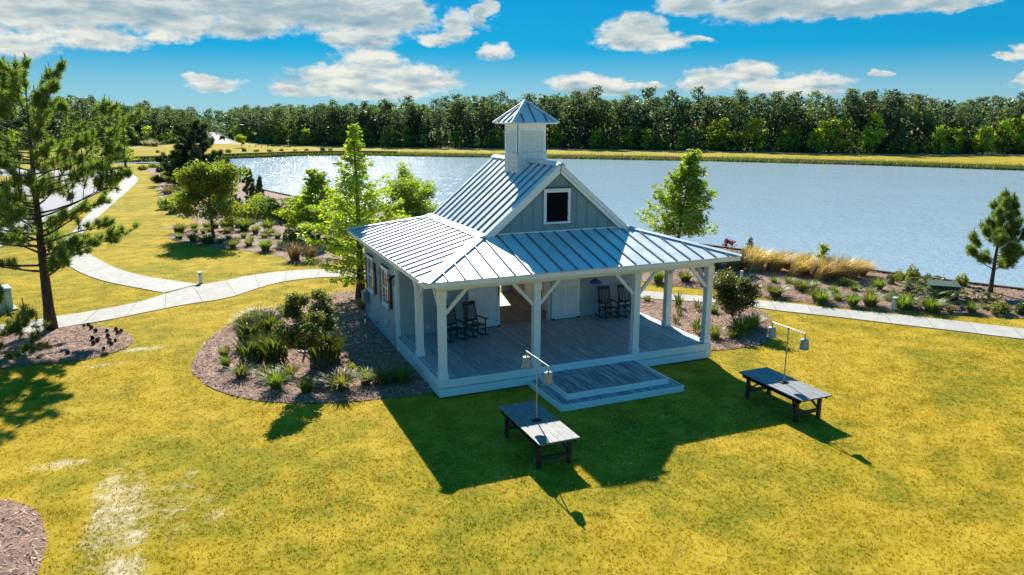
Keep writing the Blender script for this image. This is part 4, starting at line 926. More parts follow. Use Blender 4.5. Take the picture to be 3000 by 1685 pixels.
for i, (x, y, h) in enumerate(((-1.8, 50.5, 3.7), (-1.3, 51.3, 3.5), (-.6, 51.9, 2.7))):
    tk, ndl, cdl = pine(h, .5, None, 20+i, ntuft=26, nb=20, prof=lambda f: 1-.6*f, tl=.26, tw=.018, lowbare=.12, r0=.045, sub=3, up_tip=1.4)
    tree_obj('pine_sapling', ['slim pine sapling on the shore, leftmost and tallest of three', 'slim pine sapling on the shore, middle one of three', 'slim pine sapling on the shore, rightmost and shortest of three'][i], 'pine tree', (x, y, 0), tk, ndl, 'pine_dark', 'bark', 'pine saplings on the lake shore', ('candles', cdl, 'candle'))
# --- cypresses and broadleaf trees
pf7 = lambda f: (1.0 if f < .42 else 1.0-.93*((f-.42)/.58)**.55)*(.75 if f < .14 else 1)
tk, fo = cypress(7.85, 2.75, 31, nb=140, leafn=44, size=.088, low=.09, prof=pf7, r0=.19)
tree_obj('cypress_tree', 'tallest cypress with feathery yellow-green foliage beside the pavilion wall', 'cypress tree', (.45, 13.2, 0), tk, fo, 'cypress_leaf', 'bark')
tk, fo = cypress(4.4, 2.9, 33, nb=100, leafn=62, size=.11, low=.06, prof=lambda f: 1.0-.8*max(0, (f-.35)/.65)**.6, r0=.1)
tree_obj('cypress_tree', 'shorter yellow-green cypress standing behind the tallest one', 'cypress tree', (1.3, 31, 0), tk, fo, 'cypress_leaf', 'bark')
tk, fo = cypress(6.8, 2.2, 35, nb=60, leafn=26, size=.2, low=.12, prof=lambda f: 1.0-.75*f, r0=.16)
tree_obj('cypress_tree', 'bright green cypress far off beside the road bend', 'cypress tree', (-16.3, 121.7, 0), tk, fo, 'cypress_leaf', 'bark_grey')
tk, fo = broadleaf(4.6, 2.35, 41, .27, 22000, .13, 16, clump=.25, r0=.12, gap=1.2)
tree_obj('oak_tree', 'round green tree with a bare trunk in the lakeside bed', 'tree', (-5.2, 34.8, 0), tk, fo, 'oak_leaf', 'bark')
tk, fo = broadleaf(4.0, 2.05, 43, .12, 15000, .12, 12, clump=.24, r0=.1, nstem=2, gap=1.2)
tree_obj('oak_tree', 'round bushy tree showing above the left roof slope', 'tree', (7.7, 30.5, 0), tk, fo, 'oak_leaf', 'bark')
tk, fo = cypress(6.1, 2.75, 45, nb=120, leafn=48, size=.115, low=.16, prof=lambda f: 1.02-.88*max(0, f-.18)/.82, r0=.11, droop=.25, lean=(.8, -.1), wob=.9, thick=.16)
tree_obj('maple_tree', 'loose yellow-green tree by the water behind the right roof', 'tree', (20.6, 17.3, 0), tk, fo, 'maple_leaf', 'bark')
tk, fo = broadleaf(3.75, .52, 47, .42, 13000, .065, 10, clump=.36, r0=.05, nstem=3)
tree_obj('crape_myrtle', 'dark reddish-green multi-stem shrub tree in the left bed', 'shrub', (-2.72, 3.3, .03), tk, fo, 'myrtle_leaf', 'bark_grey', 'shrub trees flanking the pavilion')
tk, fo = broadleaf(2.35, .7, 48, .25, 12000, .065, 9, clump=.36, r0=.05, nstem=3)
tree_obj('crape_myrtle', 'dark green multi-stem shrub tree in the bed right of the porch', 'shrub', (13.3, 2.9, .03), tk, fo, 'myrtle_leaf', 'bark_grey', 'shrub trees flanking the pavilion')
tk, fo = broadleaf(3.0, 1.5, 49, .25, 2500, .22, 7, clump=.34, r0=.07)
tree_obj('young_tree', 'small yellow-green tree on the lawn beyond the lake', 'tree', (6.9, 198.3, 0), tk, fo, 'maple_leaf', 'bark')
tk, fo = cypress(1.3, .42, 51, nb=34, leafn=16, size=.06, low=.05, prof=lambda f: 1-.85*f, r0=.03)
tree_obj('red_cedar', 'small pointed cedar poking above the tan grasses', 'shrub', (23.6, 14.2, .02), tk, fo, 'shrub_dark', 'bark_grey')
tk, fo = broadleaf(1.35, .45, 52, .45, 260, .09, 5, r0=.02)
tree_obj('red_sapling', 'thin dark red sapling beside the right roof corner', 'shrub', (22.3, 14.6, .02), tk, fo, 'red_leaf', 'bark_grey')
tk, fo = broadleaf(1.75, .5, 53, .4, 420, .1, 6, r0=.025)
tree_obj('green_sapling', 'thin bright green sapling rising out of the tan grasses', 'shrub', (24.3, 9.4, .02), tk, fo, 'maple_leaf', 'bark_grey')

# --- clumps: shared meshes
def blade_clump(seed, n, h, r, arch, wd, wind=(0, 0)):
    g = np.random.default_rng(seed); a = g.uniform(0, 2*PI, n); rr_ = r*.28*np.sqrt(g.random(n)); L = h*g.uniform(.65, 1.15, n); lean = g.random(n)**.7*arch
    o = np.c_[np.cos(a)*rr_, np.sin(a)*rr_, np.zeros(n)]; out = np.c_[np.cos(a)+wind[0], np.sin(a)+wind[1]]; out = out/np.maximum(.3, np.linalg.norm(out, axis=1))[:, None]
    side = np.c_[-np.sin(a), np.cos(a), np.zeros(n)]*wd/2; V = []
    def pt(t): return o+np.c_[out*(lean*L*t**1.9)[:, None]*r/h*1.2, L*(t-.42*lean*t**2.6)]
    ps = [pt(t) for t in (0, .35, .7, 1.)]; ws = (.8, 1., .75, .06)
    for i in range(3): V.append(np.stack([ps[i]-side*ws[i], ps[i]+side*ws[i], ps[i+1]+side*ws[i+1], ps[i+1]-side*ws[i+1]], 1))
    return fast_mesh('clump', np.stack(V, 1).reshape(-1, 3), 4)
def shrub_mesh(seed, n=900, size=.11, flat=.75):
    global rng
    keep = rng; rng = np.random.default_rng(seed); u = rand_unit(n)*(rng.random((n, 1))**.28)*[.5, .5, .5]
    lump = 1+.22*np.sin(u[:, :1]*9+seed)+.2*np.cos(u[:, 1:2]*8); C = u*lump; C[:, 2] = np.abs(C[:, 2]+.32)*1.15+.03
    V = leaf_quads(C, size, 0, 1.5); rng = keep; return fast_mesh('shrub', V, 4)
def variants(mk, mat, k):
    out = []
    for i in range(k):
        me = mk(i); me.materials.append(M[mat]); out.append(me)
    return out
CL = {
 'grass_green': variants(lambda i: blade_clump(100+i, 260, 1, .85, .85, .036), 'grass_green', 4),
 'grass_olive': variants(lambda i: blade_clump(110+i, 260, 1, .9, .95, .036), 'grass_olive', 4),
 'grass_tan': variants(lambda i: blade_clump(120+i, 520, 1, .85, .95, .022, (1.0, -.5)), 'grass_tan', 3),
 'grass_brown': variants(lambda i: blade_clump(130+i, 260, 1, .8, .8, .02), 'grass_brown', 2),
 'shrub_leaf': variants(lambda i: shrub_mesh(140+i), 'shrub_leaf', 3),
 'shrub_dark': variants(lambda i: shrub_mesh(150+i), 'shrub_dark', 3),
 'shrub_oak': variants(lambda i: shrub_mesh(160+i, 1600, .075), 'oak_leaf', 3),
 'pampas': variants(lambda i: blade_clump(170+i, 160, 1, .9, .9, .04), 'pampas', 2),
}
def plant_row(name, cat, group, template, items, mats, z=.03, fit=True):
    """items (x,y,h,w); labels count from the left of the picture"""
    items = sorted(items, key=lambda t: screen_x(t[0], t[1]))
    for i, (x, y, h, w_) in enumerate(items):
        mt_ = mats[i % len(mats)] if isinstance(mats, (list, tuple)) else mats
        me = CL[mt_][rnd.randrange(len(CL[mt_]))]
        k = 1.08 if 'tan' in mt_ else (1.22 if name == 'grass_clump' else 1.); h *= k; w_ *= k
        o = link(name, me, None, None, (x, y, z), rnd.uniform(0, 6.28) if 'tan' not in mt_ else rnd.uniform(-.4, .4), (w_, w_, h))
        tag(o, template % (ORD[i] if len(items) > 1 else 'only'), cat, group)
G1 = ['grass_green', 'grass_olive', 'grass_green']
plant_row('grass_clump', 'grass clump', 'grass clumps in the waterfront bed', 'green grass clump, %s from the left in the waterfront mulch bed', [(20.2, 6.4, .56, .61), (21.2, 6.8, .38, .45), (20.4, 5.8, .34, .36), (19.3, 4.4, .53, .68), (21.0, 5.3, .43, .46), (20.3, 4.4, .36, .42), (20.2, 3.5, .53, .6), (20.8, 3.1, .65, .72), (22.5, 4.6, .38, .4), (23.7, 5.2, .58, .63), (22.4, 3.5, .33, .35), (21.8, 2.2, .59, .92), (22.5, 1.4, .59, .81), (23.1, 1.0, .28, .3), (23.9, .6, .42, .48), (24.9, .7, .26, .26), (22.5, 5.5, .32, .36), (20.8, 8.0, .32, .38), (15.0, 10.9, .64, .69), (16.3, 10.4, .57, .62), (16.6, 9.4, .35, .4), (18.3, 6.2, .54, .75), (20.2, 8.4, .3, .34), (20.3, 6.9, .43, .46), (19.6, 5.0, .5, .55)], G1)
plant_row('garden_shrub', 'shrub', 'round shrubs by the bulkhead', 'rounded leafy shrub, %s from the left near the timber bulkhead', [(23.0, 6.4, .39, .83), (25.4, 6.0, .5, .5), (26.2, 6.1, .58, .61), (24.9, .1, .49, .95), (25.6, -.4, .49, .65), (27.6, 5.6, .42, .5), (27.0, 6.0, .75, .76), (28.3, 4.3, .6, .69)], ['shrub_leaf', 'shrub_dark', 'shrub_leaf'])
plant_row('tan_grass_clump', 'grass clump', 'tan windblown grasses by the water', 'tan windblown ornamental grass, %s from the left by the water', [(22.4, 9.2, 1.08, 1.3), (22.7, 7.9, 1.2, 1.6), (23.6, 7.6, 1.3, 1.5), (24.7, 7.8, 1.05, 1.3), (25.6, 8.0, .9, 1.1), (20.5, 11.9, 1.05, 1.5), (21.3, 11.2, 1.3, 1.6), (22.3, 10.8, 1.15, 1.5), (23.6, 11.4, .95, 1.4), (23.2, 9.6, 1.2, 1.4), (19.6, 12.6, 1.0, 1.4), (21.9, 12.4, 1.2, 1.5), (24.4, 9.4, 1.0, 1.3)], ['grass_tan', 'grass_tan', 'grass_tan', 'grass_tan'])
plant_row('grass_clump', 'grass clump', 'grass clumps right of the porch', 'grass clump, %s from the left in the bed right of the porch', [(12.2, 7.6, .28, .32), (12.7, 1.8, .62, .76), (13.7, 2.4, .55, .65), (12.0, 1.5, .38, .45), (11.3, 1.7, .5, .45), (13.6, 4.7, .37, .42), (14.3, 4.6, .37, .42)], ['grass_olive', 'grass_green'])
plant_row('grass_clump', 'grass clump', 'grass clumps in the lakeside bed', 'green grass clump, %s from the left in the lakeside bed', [(-7.4, 38.1, .62, .96), (-6.4, 38.9, .54, .53), (-6.3, 37.5, .3, .35), (-5.5, 39.2, .54, .62), (-4.9, 39.2, .54, .54), (-4.3, 37.8, .88, .75), (-3.9, 38.2, .8, .65), (-4.2, 36.3, .43, .59), (-3.3, 39.2, .63, .69), (-3.0, 37.3, .87, 1.04), (-3.0, 42.3, .57, .62), (-1.5, 36.1, .86, .85), (-2.4, 35.0, .59, .58), (-2.0, 33.0, .37, .48), (-1.5, 34.1, .5, .66), (-1.2, 32.4, .4, .48), (-3.3, 33.5, .33, .4), (-7.3, 34.9, .33, .41), (-6.5, 33.6, .49, .73), (-5.6, 32.1, .56, 1.02), (-4.2, 29.9, .45, .6), (-3.8, 31.7, .32, .34), (-3.2, 30.1, .46, .53), (-2.9, 32.1, .32, .35), (-2.4, 27.9, .66, .79), (-1.3, 28.2, .52, .66), (-4.8, 31.7, .32, .34), (-4.3, 33.2, .32, .35), (-5.8, 36.7, .35, .38), (-5.4, 37.4, .35, .38), (-7.5, 35.5, .34, .37)], G1, .05)
plant_row('brown_grass_clump', 'grass clump', 'brown grasses on the left shore', 'brownish grass clump, %s from the left along the left shore', [(-1.1, 24.2, 1.22, 1.3), (-.3, 23.6, 1.1, 1.2), (-8.7, 68.2, 1.06, 1.99), (-8.3, 71, 1.0, 1.8)], ['grass_brown'], .04)
plant_row('shore_shrub', 'shrub', 'shrubs along the left shore', 'leafy shrub, %s from the left along the left shore', [(-8.4, 54.2, 1.12, 1.67), (-9.8, 85.4, .8, 1.5), (-7.6, 51.3, 1.29, 1.71), (-2.5, 41.5, 1.3, 1.85), (-1.5, 43.9, 1.94, 2.5), (-.4, 41.3, 1.9, 1.9), (-3.3, 44.6, .95, 1.3), (-13.2, 111.5, .7, 1.7), (-11.8, 116.3, .82, 1.7), (-10.4, 104.7, .94, 1.8), (-9.2, 90.8, 1.0, 1.8), (-8.2, 83.0, 1.1, 1.9), (.6, 40.3, 1.5, 1.9), (-7.4, 58, 1.2, 2.0), (-6.6, 62, 1.3, 2.2), (-5.4, 66, 1.4, 2.2), (-4, 57, 1.4, 2.2), (-3.2, 48.5, 1.5, 2.0), (1.9, 44, 1.5, 2.1), (-7.3, 76, 1.2, 2.2), (-9.0, 97, 1.0, 2.0), (2.6, 36.5, 1.2, 1.7), (-.6, 29.8, .9, 1.3), (.2, 27.4, 1.0, 1.4), (3.2, 28.5, 1.3, 1.8), (4.8, 30.5, 1.3, 1.8), (2.2, 25.6, 1.0, 1.5), (4.4, 34.5, 1.4, 2.0)], ['shrub_leaf', 'shrub_oak', 'shrub_dark', 'shrub_leaf'], .03)
plant_row('grass_clump', 'grass clump', 'grass clumps in the left bed', 'grass clump, %s from the left in the curved bed left of the porch', [(-5.7, 6.4, .39, .36), (-5.7, 5.2, .37, .34), (-5.3, 4.0, .42, .44), (-4.6, 3.5, .43, .4), (-4.4, 2.6, .5, .56), (-3.9, 3.4, .43, .46), (-3.6, 1.9, .43, .46), (-2.6, 1.7, .55, .68), (-1.8, 1.9, .45, .48), (-1.35, 1.7, .41, .5), (-.75, 1.7, .45, .64), (-3.2, 11.5, .45, .42), (-4.9, 10.2, .4, .45), (-4.2, 10.9, .44, .86), (-4.6, 10.6, .44, .6), (.2, 11.2, .4, .5), (1.3, 12.0, .45, .55)], ['grass_olive', 'grass_green', 'grass_olive'], .06)
plant_row('garden_shrub', 'shrub', 'small yellow-green shrubs in the left bed', 'small yellow-green shrub, %s from the left beside the left porch', [(-3.2, 7.4, .38, .66), (-2.1, 2.8, .42, .5), (-3.55, 6.9, .3, .5)], ['shrub_leaf'], .04)

# --- sword-leaved clumps (each leaf a piece) and fan palms (each frond a piece)
def sword_mesh(wd=.06):
    mb = MB(); n = 6
    for i in range(n+1):
        t = i/n; w_ = wd*(.55+.45*math.sin(PI*min(1, t*1.2)))*(1-t**3); z = .95*t-.22*t**3; y = .75*t**1.7
        mb.v += [(-w_/2, y, z), (0, y-.012, z-.012), (w_/2, y, z)]
    for i in range(n):
        a = i*3; mb.f += [(a, a+1, a+4, a+3), (a+1, a+2, a+5, a+4)]
    return mb.mesh('sword_leaf')
SW = sword_mesh(); SW.materials.append(M['sword_leaf'])
def sword_plant(label, x, y, h, w_, n=34, grp='sword-leaved clumps'):
    t = thing('sword_plant', label, 'plant', (x, y, .05), rnd.uniform(0, 6), grp)
    for i in range(n):
        a = i*2.4+rnd.uniform(-.3, .3); r = rnd.random()**.55; s = h*rnd.uniform(.42, .72); z0 = h*rnd.random()*.5*(1.1-r*.6)
        o = link('leaf', SW, None, t, (math.cos(a)*w_*.3*r, math.sin(a)*w_*.3*r, z0))
        o.rotation_euler = (-.35+(.2+.85*r)*rnd.uniform(.7, 1.25), rnd.uniform(-.15, .15), a-PI/2); o.scale = (2.3*s/.9, s*1.15, s)
SP = sorted([(-4.8, 7.5, .8, 1.05), (-4.0, 8.3, .78, 1.0), (-4.9, 5.5, .74, 1.1), (-4.15, 5.1, .9, 1.2), (-2.7, 4.2, .96, 1.4), (-4.4, 6.3, .65, .9), (-2.35, 4.9, .8, 1.0)], key=lambda t: screen_x(*t[:2]))
for i, (x, y, h, w_) in enumerate(SP): sword_plant('dark sword-leaved clump, %s from the left in the bed left of the porch' % ORD[i], x, y, h*1.35, w_*1.3, 120, 'sword-leaved clumps left of the porch')
SP = sorted([(12.8, 6.1, .81, .6), (13.3, 5.4, .58, .75), (11.2, 4.0, .45, .5), (11.2, 2.7, .7, .65), (12.1, 5.0, .5, .6)], key=lambda t: screen_x(*t[:2]))
for i, (x, y, h, w_) in enumerate(SP): sword_plant('yellow-green sword-leaved clump, %s from the left beyond the right porch columns' % ORD[i], x, y, h, w_, 26, 'sword-leaved clumps right of the porch')
def fan_mesh():
    mb = MB(); n = 15
    mb.tube([(0, 0, 0), (0, .25, .38), (0, .55, .62)], [.014, .011, .008], 5)
    c = Vector((0, .55, .62))
    for i in range(n):
        a = -1.5+3.0*i/(n-1); L = .52*(1-.12*abs(a)); d = Vector((math.sin(a), math.cos(a)*.75, math.cos(a)*.30-.1)); s = Vector((math.cos(a), -math.sin(a)*.75, 0)).normalized()*.034
        m_ = c+d*L*.55; e = c+d*L+Vector((0, 0, -.13)); k = len(mb.v); mb.v += [tuple(c), tuple(m_-s+Vector((0, 0, .012))), tuple(e), tuple(m_+s)]; mb.f += [(k, k+1, k+2, k+3)]
    return mb.mesh('frond')
FM = fan_mesh(); FM.materials.append(M['fan_leaf'])
FP = sorted([(22.9, 2.7, 1.2, 1.2), (25.2, 4.3, .9, 1.0), (23.9, 1.9, .95, 1.25), (26.9, 4.6, .6, .65), (25.7, 1.6, .8, 1.0), (26.4, 1.3, .6, .65), (26.1, 3.0, .55, .6)], key=lambda t: screen_x(*t[:2]))
for i, (x, y, h, w_) in enumerate(FP):
    t = thing('fan_palm', 'low fan palm, %s from the left around the green transformer box' % ORD[i], 'palm', (x, y, .05), rnd.uniform(0, 6), 'fan palms by the transformer box')
    for j in range(16):
        a = j*2.4; o = link('frond', FM, None, t, (0, 0, 0)); s = h*rnd.uniform(.7, 1.1); r = rnd.random()
        o.rotation_euler = (-.55+1.0*r, rnd.uniform(-.2, .2), a); o.scale = (s*1.15, s*(.7+.2*w_/h), s)
# --- pine cones under the big pine
cm = MB().lathe([(0, 0), (.035, .01), (.05, .04), (.042, .075), (.02, .10), (0, .105)], 8).mesh('cone', True); cm.materials.append(M['cone_brown'])
cl_ = sorted([(-10.6, 12.6), (-10.45, 12.6), (-10.3, 12.1), (-10.1, 11.6), (-9.7, 11.4), (-9.4, 11.5), (-9.2, 11.2), (-9.3, 11.0), (-9.6, 10.6), (-10.1, 10.5), (-9.9, 10.5), (-9.9, 10.1), (-9.5, 10.0), (-9.5, 9.7), (-9.3, 9.9), (-9.4, 9.5), (-9.6, 9.0), (-10.7, 8.9), (-10.0, 9.8)], key=lambda t: screen_x(*t))
for i, (x, y) in enumerate(cl_):
    tag(link('pine_cone', cm, None, None, (x, y, .075), rnd.uniform(0, 6), rnd.uniform(1.0, 1.7)), 'dark pine cone, %s from the left on the mulch under the tall pine' % ORD[i], 'pine cone', 'pine cones on the mulch')

# --- lawn blades
def lawn_blades():
    P_ = []
    for (x0, x1, y0, y1, d) in ((-16, 22, -16, -3, 165), (-16, 24, -3, 8, 105), (-18, 26, 8, 22, 45), (-18, 4, 22, 50, 14)):
        n = int((x1-x0)*(y1-y0)*d); P_.append(np.c_[rng.uniform(x0, x1, n), rng.uniform(y0, y1, n)])
    Q = np.concatenate(P_)
    dd = Q-np.array(CAM[:2]); f2 = dd@np.array([math.sin(YAW), math.cos(YAW)]); s2 = dd@np.array([math.cos(YAW), -math.sin(YAW)])
    Q = Q[(np.abs(s2) < f2*.74+1.5) & (f2 > 6.5)]
    bad = np.zeros(len(Q), bool)
    for p in PATH_POLYS: bad |= in_poly(Q, p)
    for p in BEDP.values(): bad |= in_poly(Q, p) & (edge_dist(Q, p) > .03)
    bad |= in_poly(Q, [(-.05, -.05), (W+.05, -.05), (W+.05, D), (-.05, D)]) | in_poly(Q, [(2.83, -2.29), (7.02, -2.29), (7.02, 0), (2.83, 0)]) | in_poly(Q, POND)
    Q = Q[~bad]; n = len(Q)
    n3 = 3; Q = np.repeat(Q, n3, 0)+rng.normal(size=(n*n3, 2))*.02; m = len(Q); th = rng.uniform(0, 2*PI, m); h = rng.uniform(.016, .045, m); w_ = rng.uniform(.006, .013, m)
    b0 = np.c_[Q, np.zeros(m)]; s = np.c_[np.cos(th), np.sin(th), np.zeros(m)]*w_[:, None]; t = b0+np.c_[rng.normal(size=(m, 2))*.022, h]
    return fast_mesh('lawn_grass', np.stack([b0-s, b0+s, t], 1), 3)
lg = kind(link('lawn_grass', lawn_blades(), 'lawn_blade'), 'stuff'); lg['label'] = 'short dry yellow-green lawn grass'

# --- clover flowers in the lawn by the steps
def clover():
    Q = np.concatenate([rng.normal((3.5, -4.6), (3.4, 1.5), (1300, 2)), rng.normal((2.5, -8), (6, 2.5), (500, 2)), rng.normal((-8, 1), (2.5, 4), (300, 2))])
    bad = in_poly(Q, [(-.05, -.05), (W+.05, -.05), (W+.05, D), (-.05, D)]) | in_poly(Q, [(2.83, -2.29), (7.02, -2.29), (7.02, 0), (2.83, 0)])
    for p in BEDP.values(): bad |= in_poly(Q, p)
    Q = Q[~bad]; C = np.c_[Q, rng.uniform(.06, .085, len(Q))]; return fast_mesh('clover', leaf_quads(np.repeat(C, 2, 0), .022, 0, 1.), 4)
cv = kind(link('clover_flowers', clover(), 'bright_white'), 'stuff'); cv['label'] = 'tiny white clover flowers dotted over the lawn'

# ================================================================== FAR SHORE
ff = MB(); line = [(-120, 170), (-80, 188), (-55, 203), (-33, 216), (-19, 231), (-9, 243), (-4, 262), (-2, 300), (-2, 420)]
line2 = [(11, 420), (11, 300), (12, 250), (18.6, 219), (37.7, 195), (65, 173), (86, 164.5), (117, 137), (141, 109), (159, 102), (175, 96), (230, 70)]
for ln_ in (line, line2):
    a = [(x, y, .01) for x, y in ln_]; off = (-60, 260) if ln_ is line else (140, 300)
    k = len(ff.v); n = len(a); ff.v += a+[(x+off[0], y+off[1], .01) for x, y in ln_]; ff.f += [(k+i, k+i+1, k+n+i+1, k+n+i) for i in range(n-1)]
kf = len(ff.v); ff.v += [(-4.5, 262, .008), (11.8, 262, .008), (60, 1400, .008), (-60, 1400, .008)]; ff.f += [(kf, kf+1, kf+2, kf+3)]
kind(ff.build('forest_floor', 'forest_floor'), 'structure')
def wood_pine(seed, mat):
    global rng
    keep = rng; rng = np.random.default_rng(seed); mb = MB(); H = 15.; bend = rng.normal(size=2)*.35
    tp = [(bend[0]*f*f, bend[1]*f*f, H*f) for f in np.linspace(0, 1, 6)]; mb.tube(tp, [.2, .18, .16, .13, .09, .03], 6, False); C = []
    cb0 = rng.uniform(.45, .62); n = rng.integers(24, 32)
    for k in range(n):
        f = cb0+(1-cb0)*(k+.5)/n; az = k*2.4+rng.normal()*.5; L = (2.05*math.sin(PI*min(.9, .3+.6*(f-cb0)/(1-cb0)))+.25)*rng.uniform(.55, 1.1)
        p0 = np.array([bend[0]*f*f, bend[1]*f*f, H*f]); p1 = p0+np.array([math.cos(az)*L, math.sin(az)*L, L*.28]); mb.tube([p0, p1], [.05, .015], 4, False)
        m = rng.integers(16, 30); C.append(p1+rng.normal(size=(m, 3))*[.42, .42, .2]); C.append(p0*.45+p1*.55+rng.normal(size=(m//3, 3))*[.35, .35, .2])
    for k in range(6):
        f = rng.uniform(.25, cb0); az = rng.uniform(0, 6.3); p0 = np.array([0, 0, H*f]); p1 = p0+np.array([math.cos(az), math.sin(az), .1])*rng.uniform(.6, 1.5); mb.tube([p0, p1], [.035, .01], 3, False)
        if rng.random() < .5: C.append(p1+rng.normal(size=(8, 3))*[.3, .3, .18])
    V = leaf_quads(np.concatenate(C), .42, .2, 1.4); rng = keep
    a = mb.mesh('wood_trunk', True); a.materials.append(M['wood_bark']); b = fast_mesh('wood_crown', V, 4); b.materials.append(M[mat]); return a, b
def wood_broad(seed, mat):
    global rng
    keep = rng; rng = np.random.default_rng(seed); mb = MB(); H = 8.; mb.tube([(0, 0, 0), (.1, 0, H*.5), (.05, .1, H*.85)], [.14, .1, .03], 6, False); C = []
    for k in range(26):
        f = rng.uniform(.12, .98); az = rng.uniform(0, 6.3); L = (2.2*math.sin(PI*min(.95, .3+.62*f)))*rng.uniform(.5, 1.1); p1 = np.array([math.cos(az)*L, math.sin(az)*L, H*f]); mb.tube([(0, 0, H*f*.8), p1], [.04, .01], 3, False)
        m = rng.integers(26, 44); C.append(p1+rng.normal(size=(m, 3))*[.5, .5, .42])
    V = leaf_quads(np.concatenate(C), .42, .1, 1.4); rng = keep
    a = mb.mesh('wood_trunk', True); a.materials.append(M['wood_bark']); b = fast_mesh('wood_crown', V, 4); b.materials.append(M[mat]); return a, b
WP = [wood_pine(200+i, 'wood_pine' if i % 2 else 'wood_pine_b') for i in range(6)]; WB = [wood_broad(220+i, 'wood_broad') for i in range(4)]; WD = [wood_broad(230+i, 'wood_broad_b') for i in range(4)]
def along(ln_, s):
    A = np.array(ln_, float); c = np.r_[0, np.cumsum(np.linalg.norm(np.diff(A, axis=0), axis=1))]; t = s*c[-1]; return np.interp(t, c, A[:, 0]), np.interp(t, c, A[:, 1])
def wood_tree(protos, name, label, cat, x, y, s, grp):
    t = thing(name, label, cat, (x, y, 0), rnd.uniform(0, 6), grp); a, b = protos[rnd.randrange(len(protos))]
    sx = s*rnd.uniform(.9, 1.15); t.scale = (sx, sx, s)
    link('trunk', a, None, t); link('crown', b, None, t)
vis1 = [(-48, 206), (-33, 216.5), (-19, 232), (-9.5, 244), (-5, 264), (-3, 305)]; vis2 = [(11.5, 330), (12, 262), (19, 221), (38, 197), (65, 175), (86, 166), (117, 139), (141, 111), (159, 104), (176, 98), (200, 88)]
SKX = [200, 330, 500, 545, 700, 850, 1000, 1200, 1400, 1800, 2200, 2576]; SKH = [15, 13.4, 10.8, 11.6, 12.1, 12.5, 13.9, 15, 15.7, 15.2, 14.5, 13.7]
NP = 0
for ln_, n in ((vis1, 54), (vis2, 240)):
    for i in range(n):
        row = i % 3; x, y = along(ln_, (i+rnd.random())/n); dx, dy = (-.2, 1) if ln_ is vis1 else (.5, .87)
        o = 1.5+row*5.5+rnd.uniform(-2, 2); x += dx*o; y += dy*o; u_ = screen_x(x, y)
        s = np.interp((u_*2169+1500)/1.1646, SKX, SKH)/15.6*(rnd.uniform(.74, 1.02)+(.09 if rnd.random() < .14 else 0))
        wood_tree(WP, 'forest_pine', 'tall slender dark pine in the woods across the lake', 'pine tree', x, y, s, 'pines in the woods across the lake'); NP += 1
for ln_, n in ((vis1, 30), (vis2, 150)):
    for i in range(n):
        x, y = along(ln_, (i+rnd.random())/n); x += rnd.uniform(-.3, .6); y += rnd.uniform(-2.5, 5.)
        u_ = (screen_x(x, y)*2169+1500)/1.1646; light = rnd.random() < (.72 if u_ > 1700 else .25); sc = rnd.uniform(.3, 1.15) if (light and u_ > 1700) else rnd.uniform(.35, .72)
        if light: wood_tree(WB, 'forest_broadleaf', 'light green leafy tree at the foot of the pines across the lake', 'tree', x, y-2., sc*1.05, 'light leafy trees at the edge of the woods')
        else: wood_tree(WD, 'forest_broadleaf', 'darker green leafy tree at the foot of the pines across the lake', 'tree', x, y, sc*1.1, 'dark leafy trees at the edge of the woods')
def wood_mass():
    C = []; T = []
    for ln_, n, (dx, dy) in ((line, 150, (-.2, 1)), (line2, 380, (.5, .87)), ([(-60, 440), (80, 440)], 60, (0, 1))):
        for i in range(n):
            x, y = along(ln_, (i+rng.random())/n); o = rng.uniform(4, 34); b = np.array([x+dx*o, y+dy*o, 0]); h = np.interp((screen_x(b[0], b[1])*2169+1500)/1.1646, SKX, SKH)*rng.uniform(.68, .92)*(1.3 if y > 435 else 1)
            m = 34; k = rng.integers(6, 9)
            for j in range(k):
                c = b+np.array([*rng.normal(size=2)*1.3, h*rng.uniform(.5, .98)]); C.append(c+rng.normal(size=(m, 3))*[.9, .9, .5])
            C.append(b+rng.normal(size=(260, 3))*[2.2, 2.2, 0]+np.c_[np.zeros((260, 2)), h*.62*rng.random(260)**1.5])
    return fast_mesh('woodland', leaf_quads(np.concatenate(C), .85, .2, 1.3), 4)
wm_ = kind(link('woodland', wood_mass(), 'wood_mass'), 'stuff'); wm_['label'] = 'mass of dark woodland behind the first rows of pines'
# reeds on the far bank
def reeds(mat, seed, n, w0, w1, hh):
    g = np.random.default_rng(seed); A = np.array(POND[18:31], float); c = np.r_[0, np.cumsum(np.linalg.norm(np.diff(A, axis=0), axis=1))]
    cen = g.uniform(0, c[-1], n//60); t = np.clip(np.repeat(cen, 60)+g.normal(size=len(cen)*60)*2.4, 0, c[-1]); m = len(t)
    x = np.interp(t, c, A[:, 0]); y = np.interp(t, c, A[:, 1]); o = g.uniform(w0, w1, m); x = x-o*.45; y = y-o*.9
    b = np.c_[x, y, np.full(m, -.85)+np.clip(-o*.25, 0, .8)]; th = g.uniform(0, 6.3, m); s = np.c_[np.cos(th), np.sin(th), np.zeros(m)]*.09; h = g.uniform(.5, 1., m)*hh
    return fast_mesh('reeds', np.stack([b-s, b+s, b+np.c_[g.normal(size=(m, 2))*.25, h]], 1), 3)
r_ = kind(link('shore_reeds', reeds('reed_leaf', 5, 22000, -1.5, 2.2, 1.15), 'reed_leaf'), 'stuff'); r_['label'] = 'green reeds along the far bank of the lake'
r_ = kind(link('shore_reeds', reeds('reed_brown', 6, 14000, -1.0, 2.0, .95), 'reed_brown'), 'stuff'); r_['label'] = 'brown reeds and sedge along the far bank of the lake'
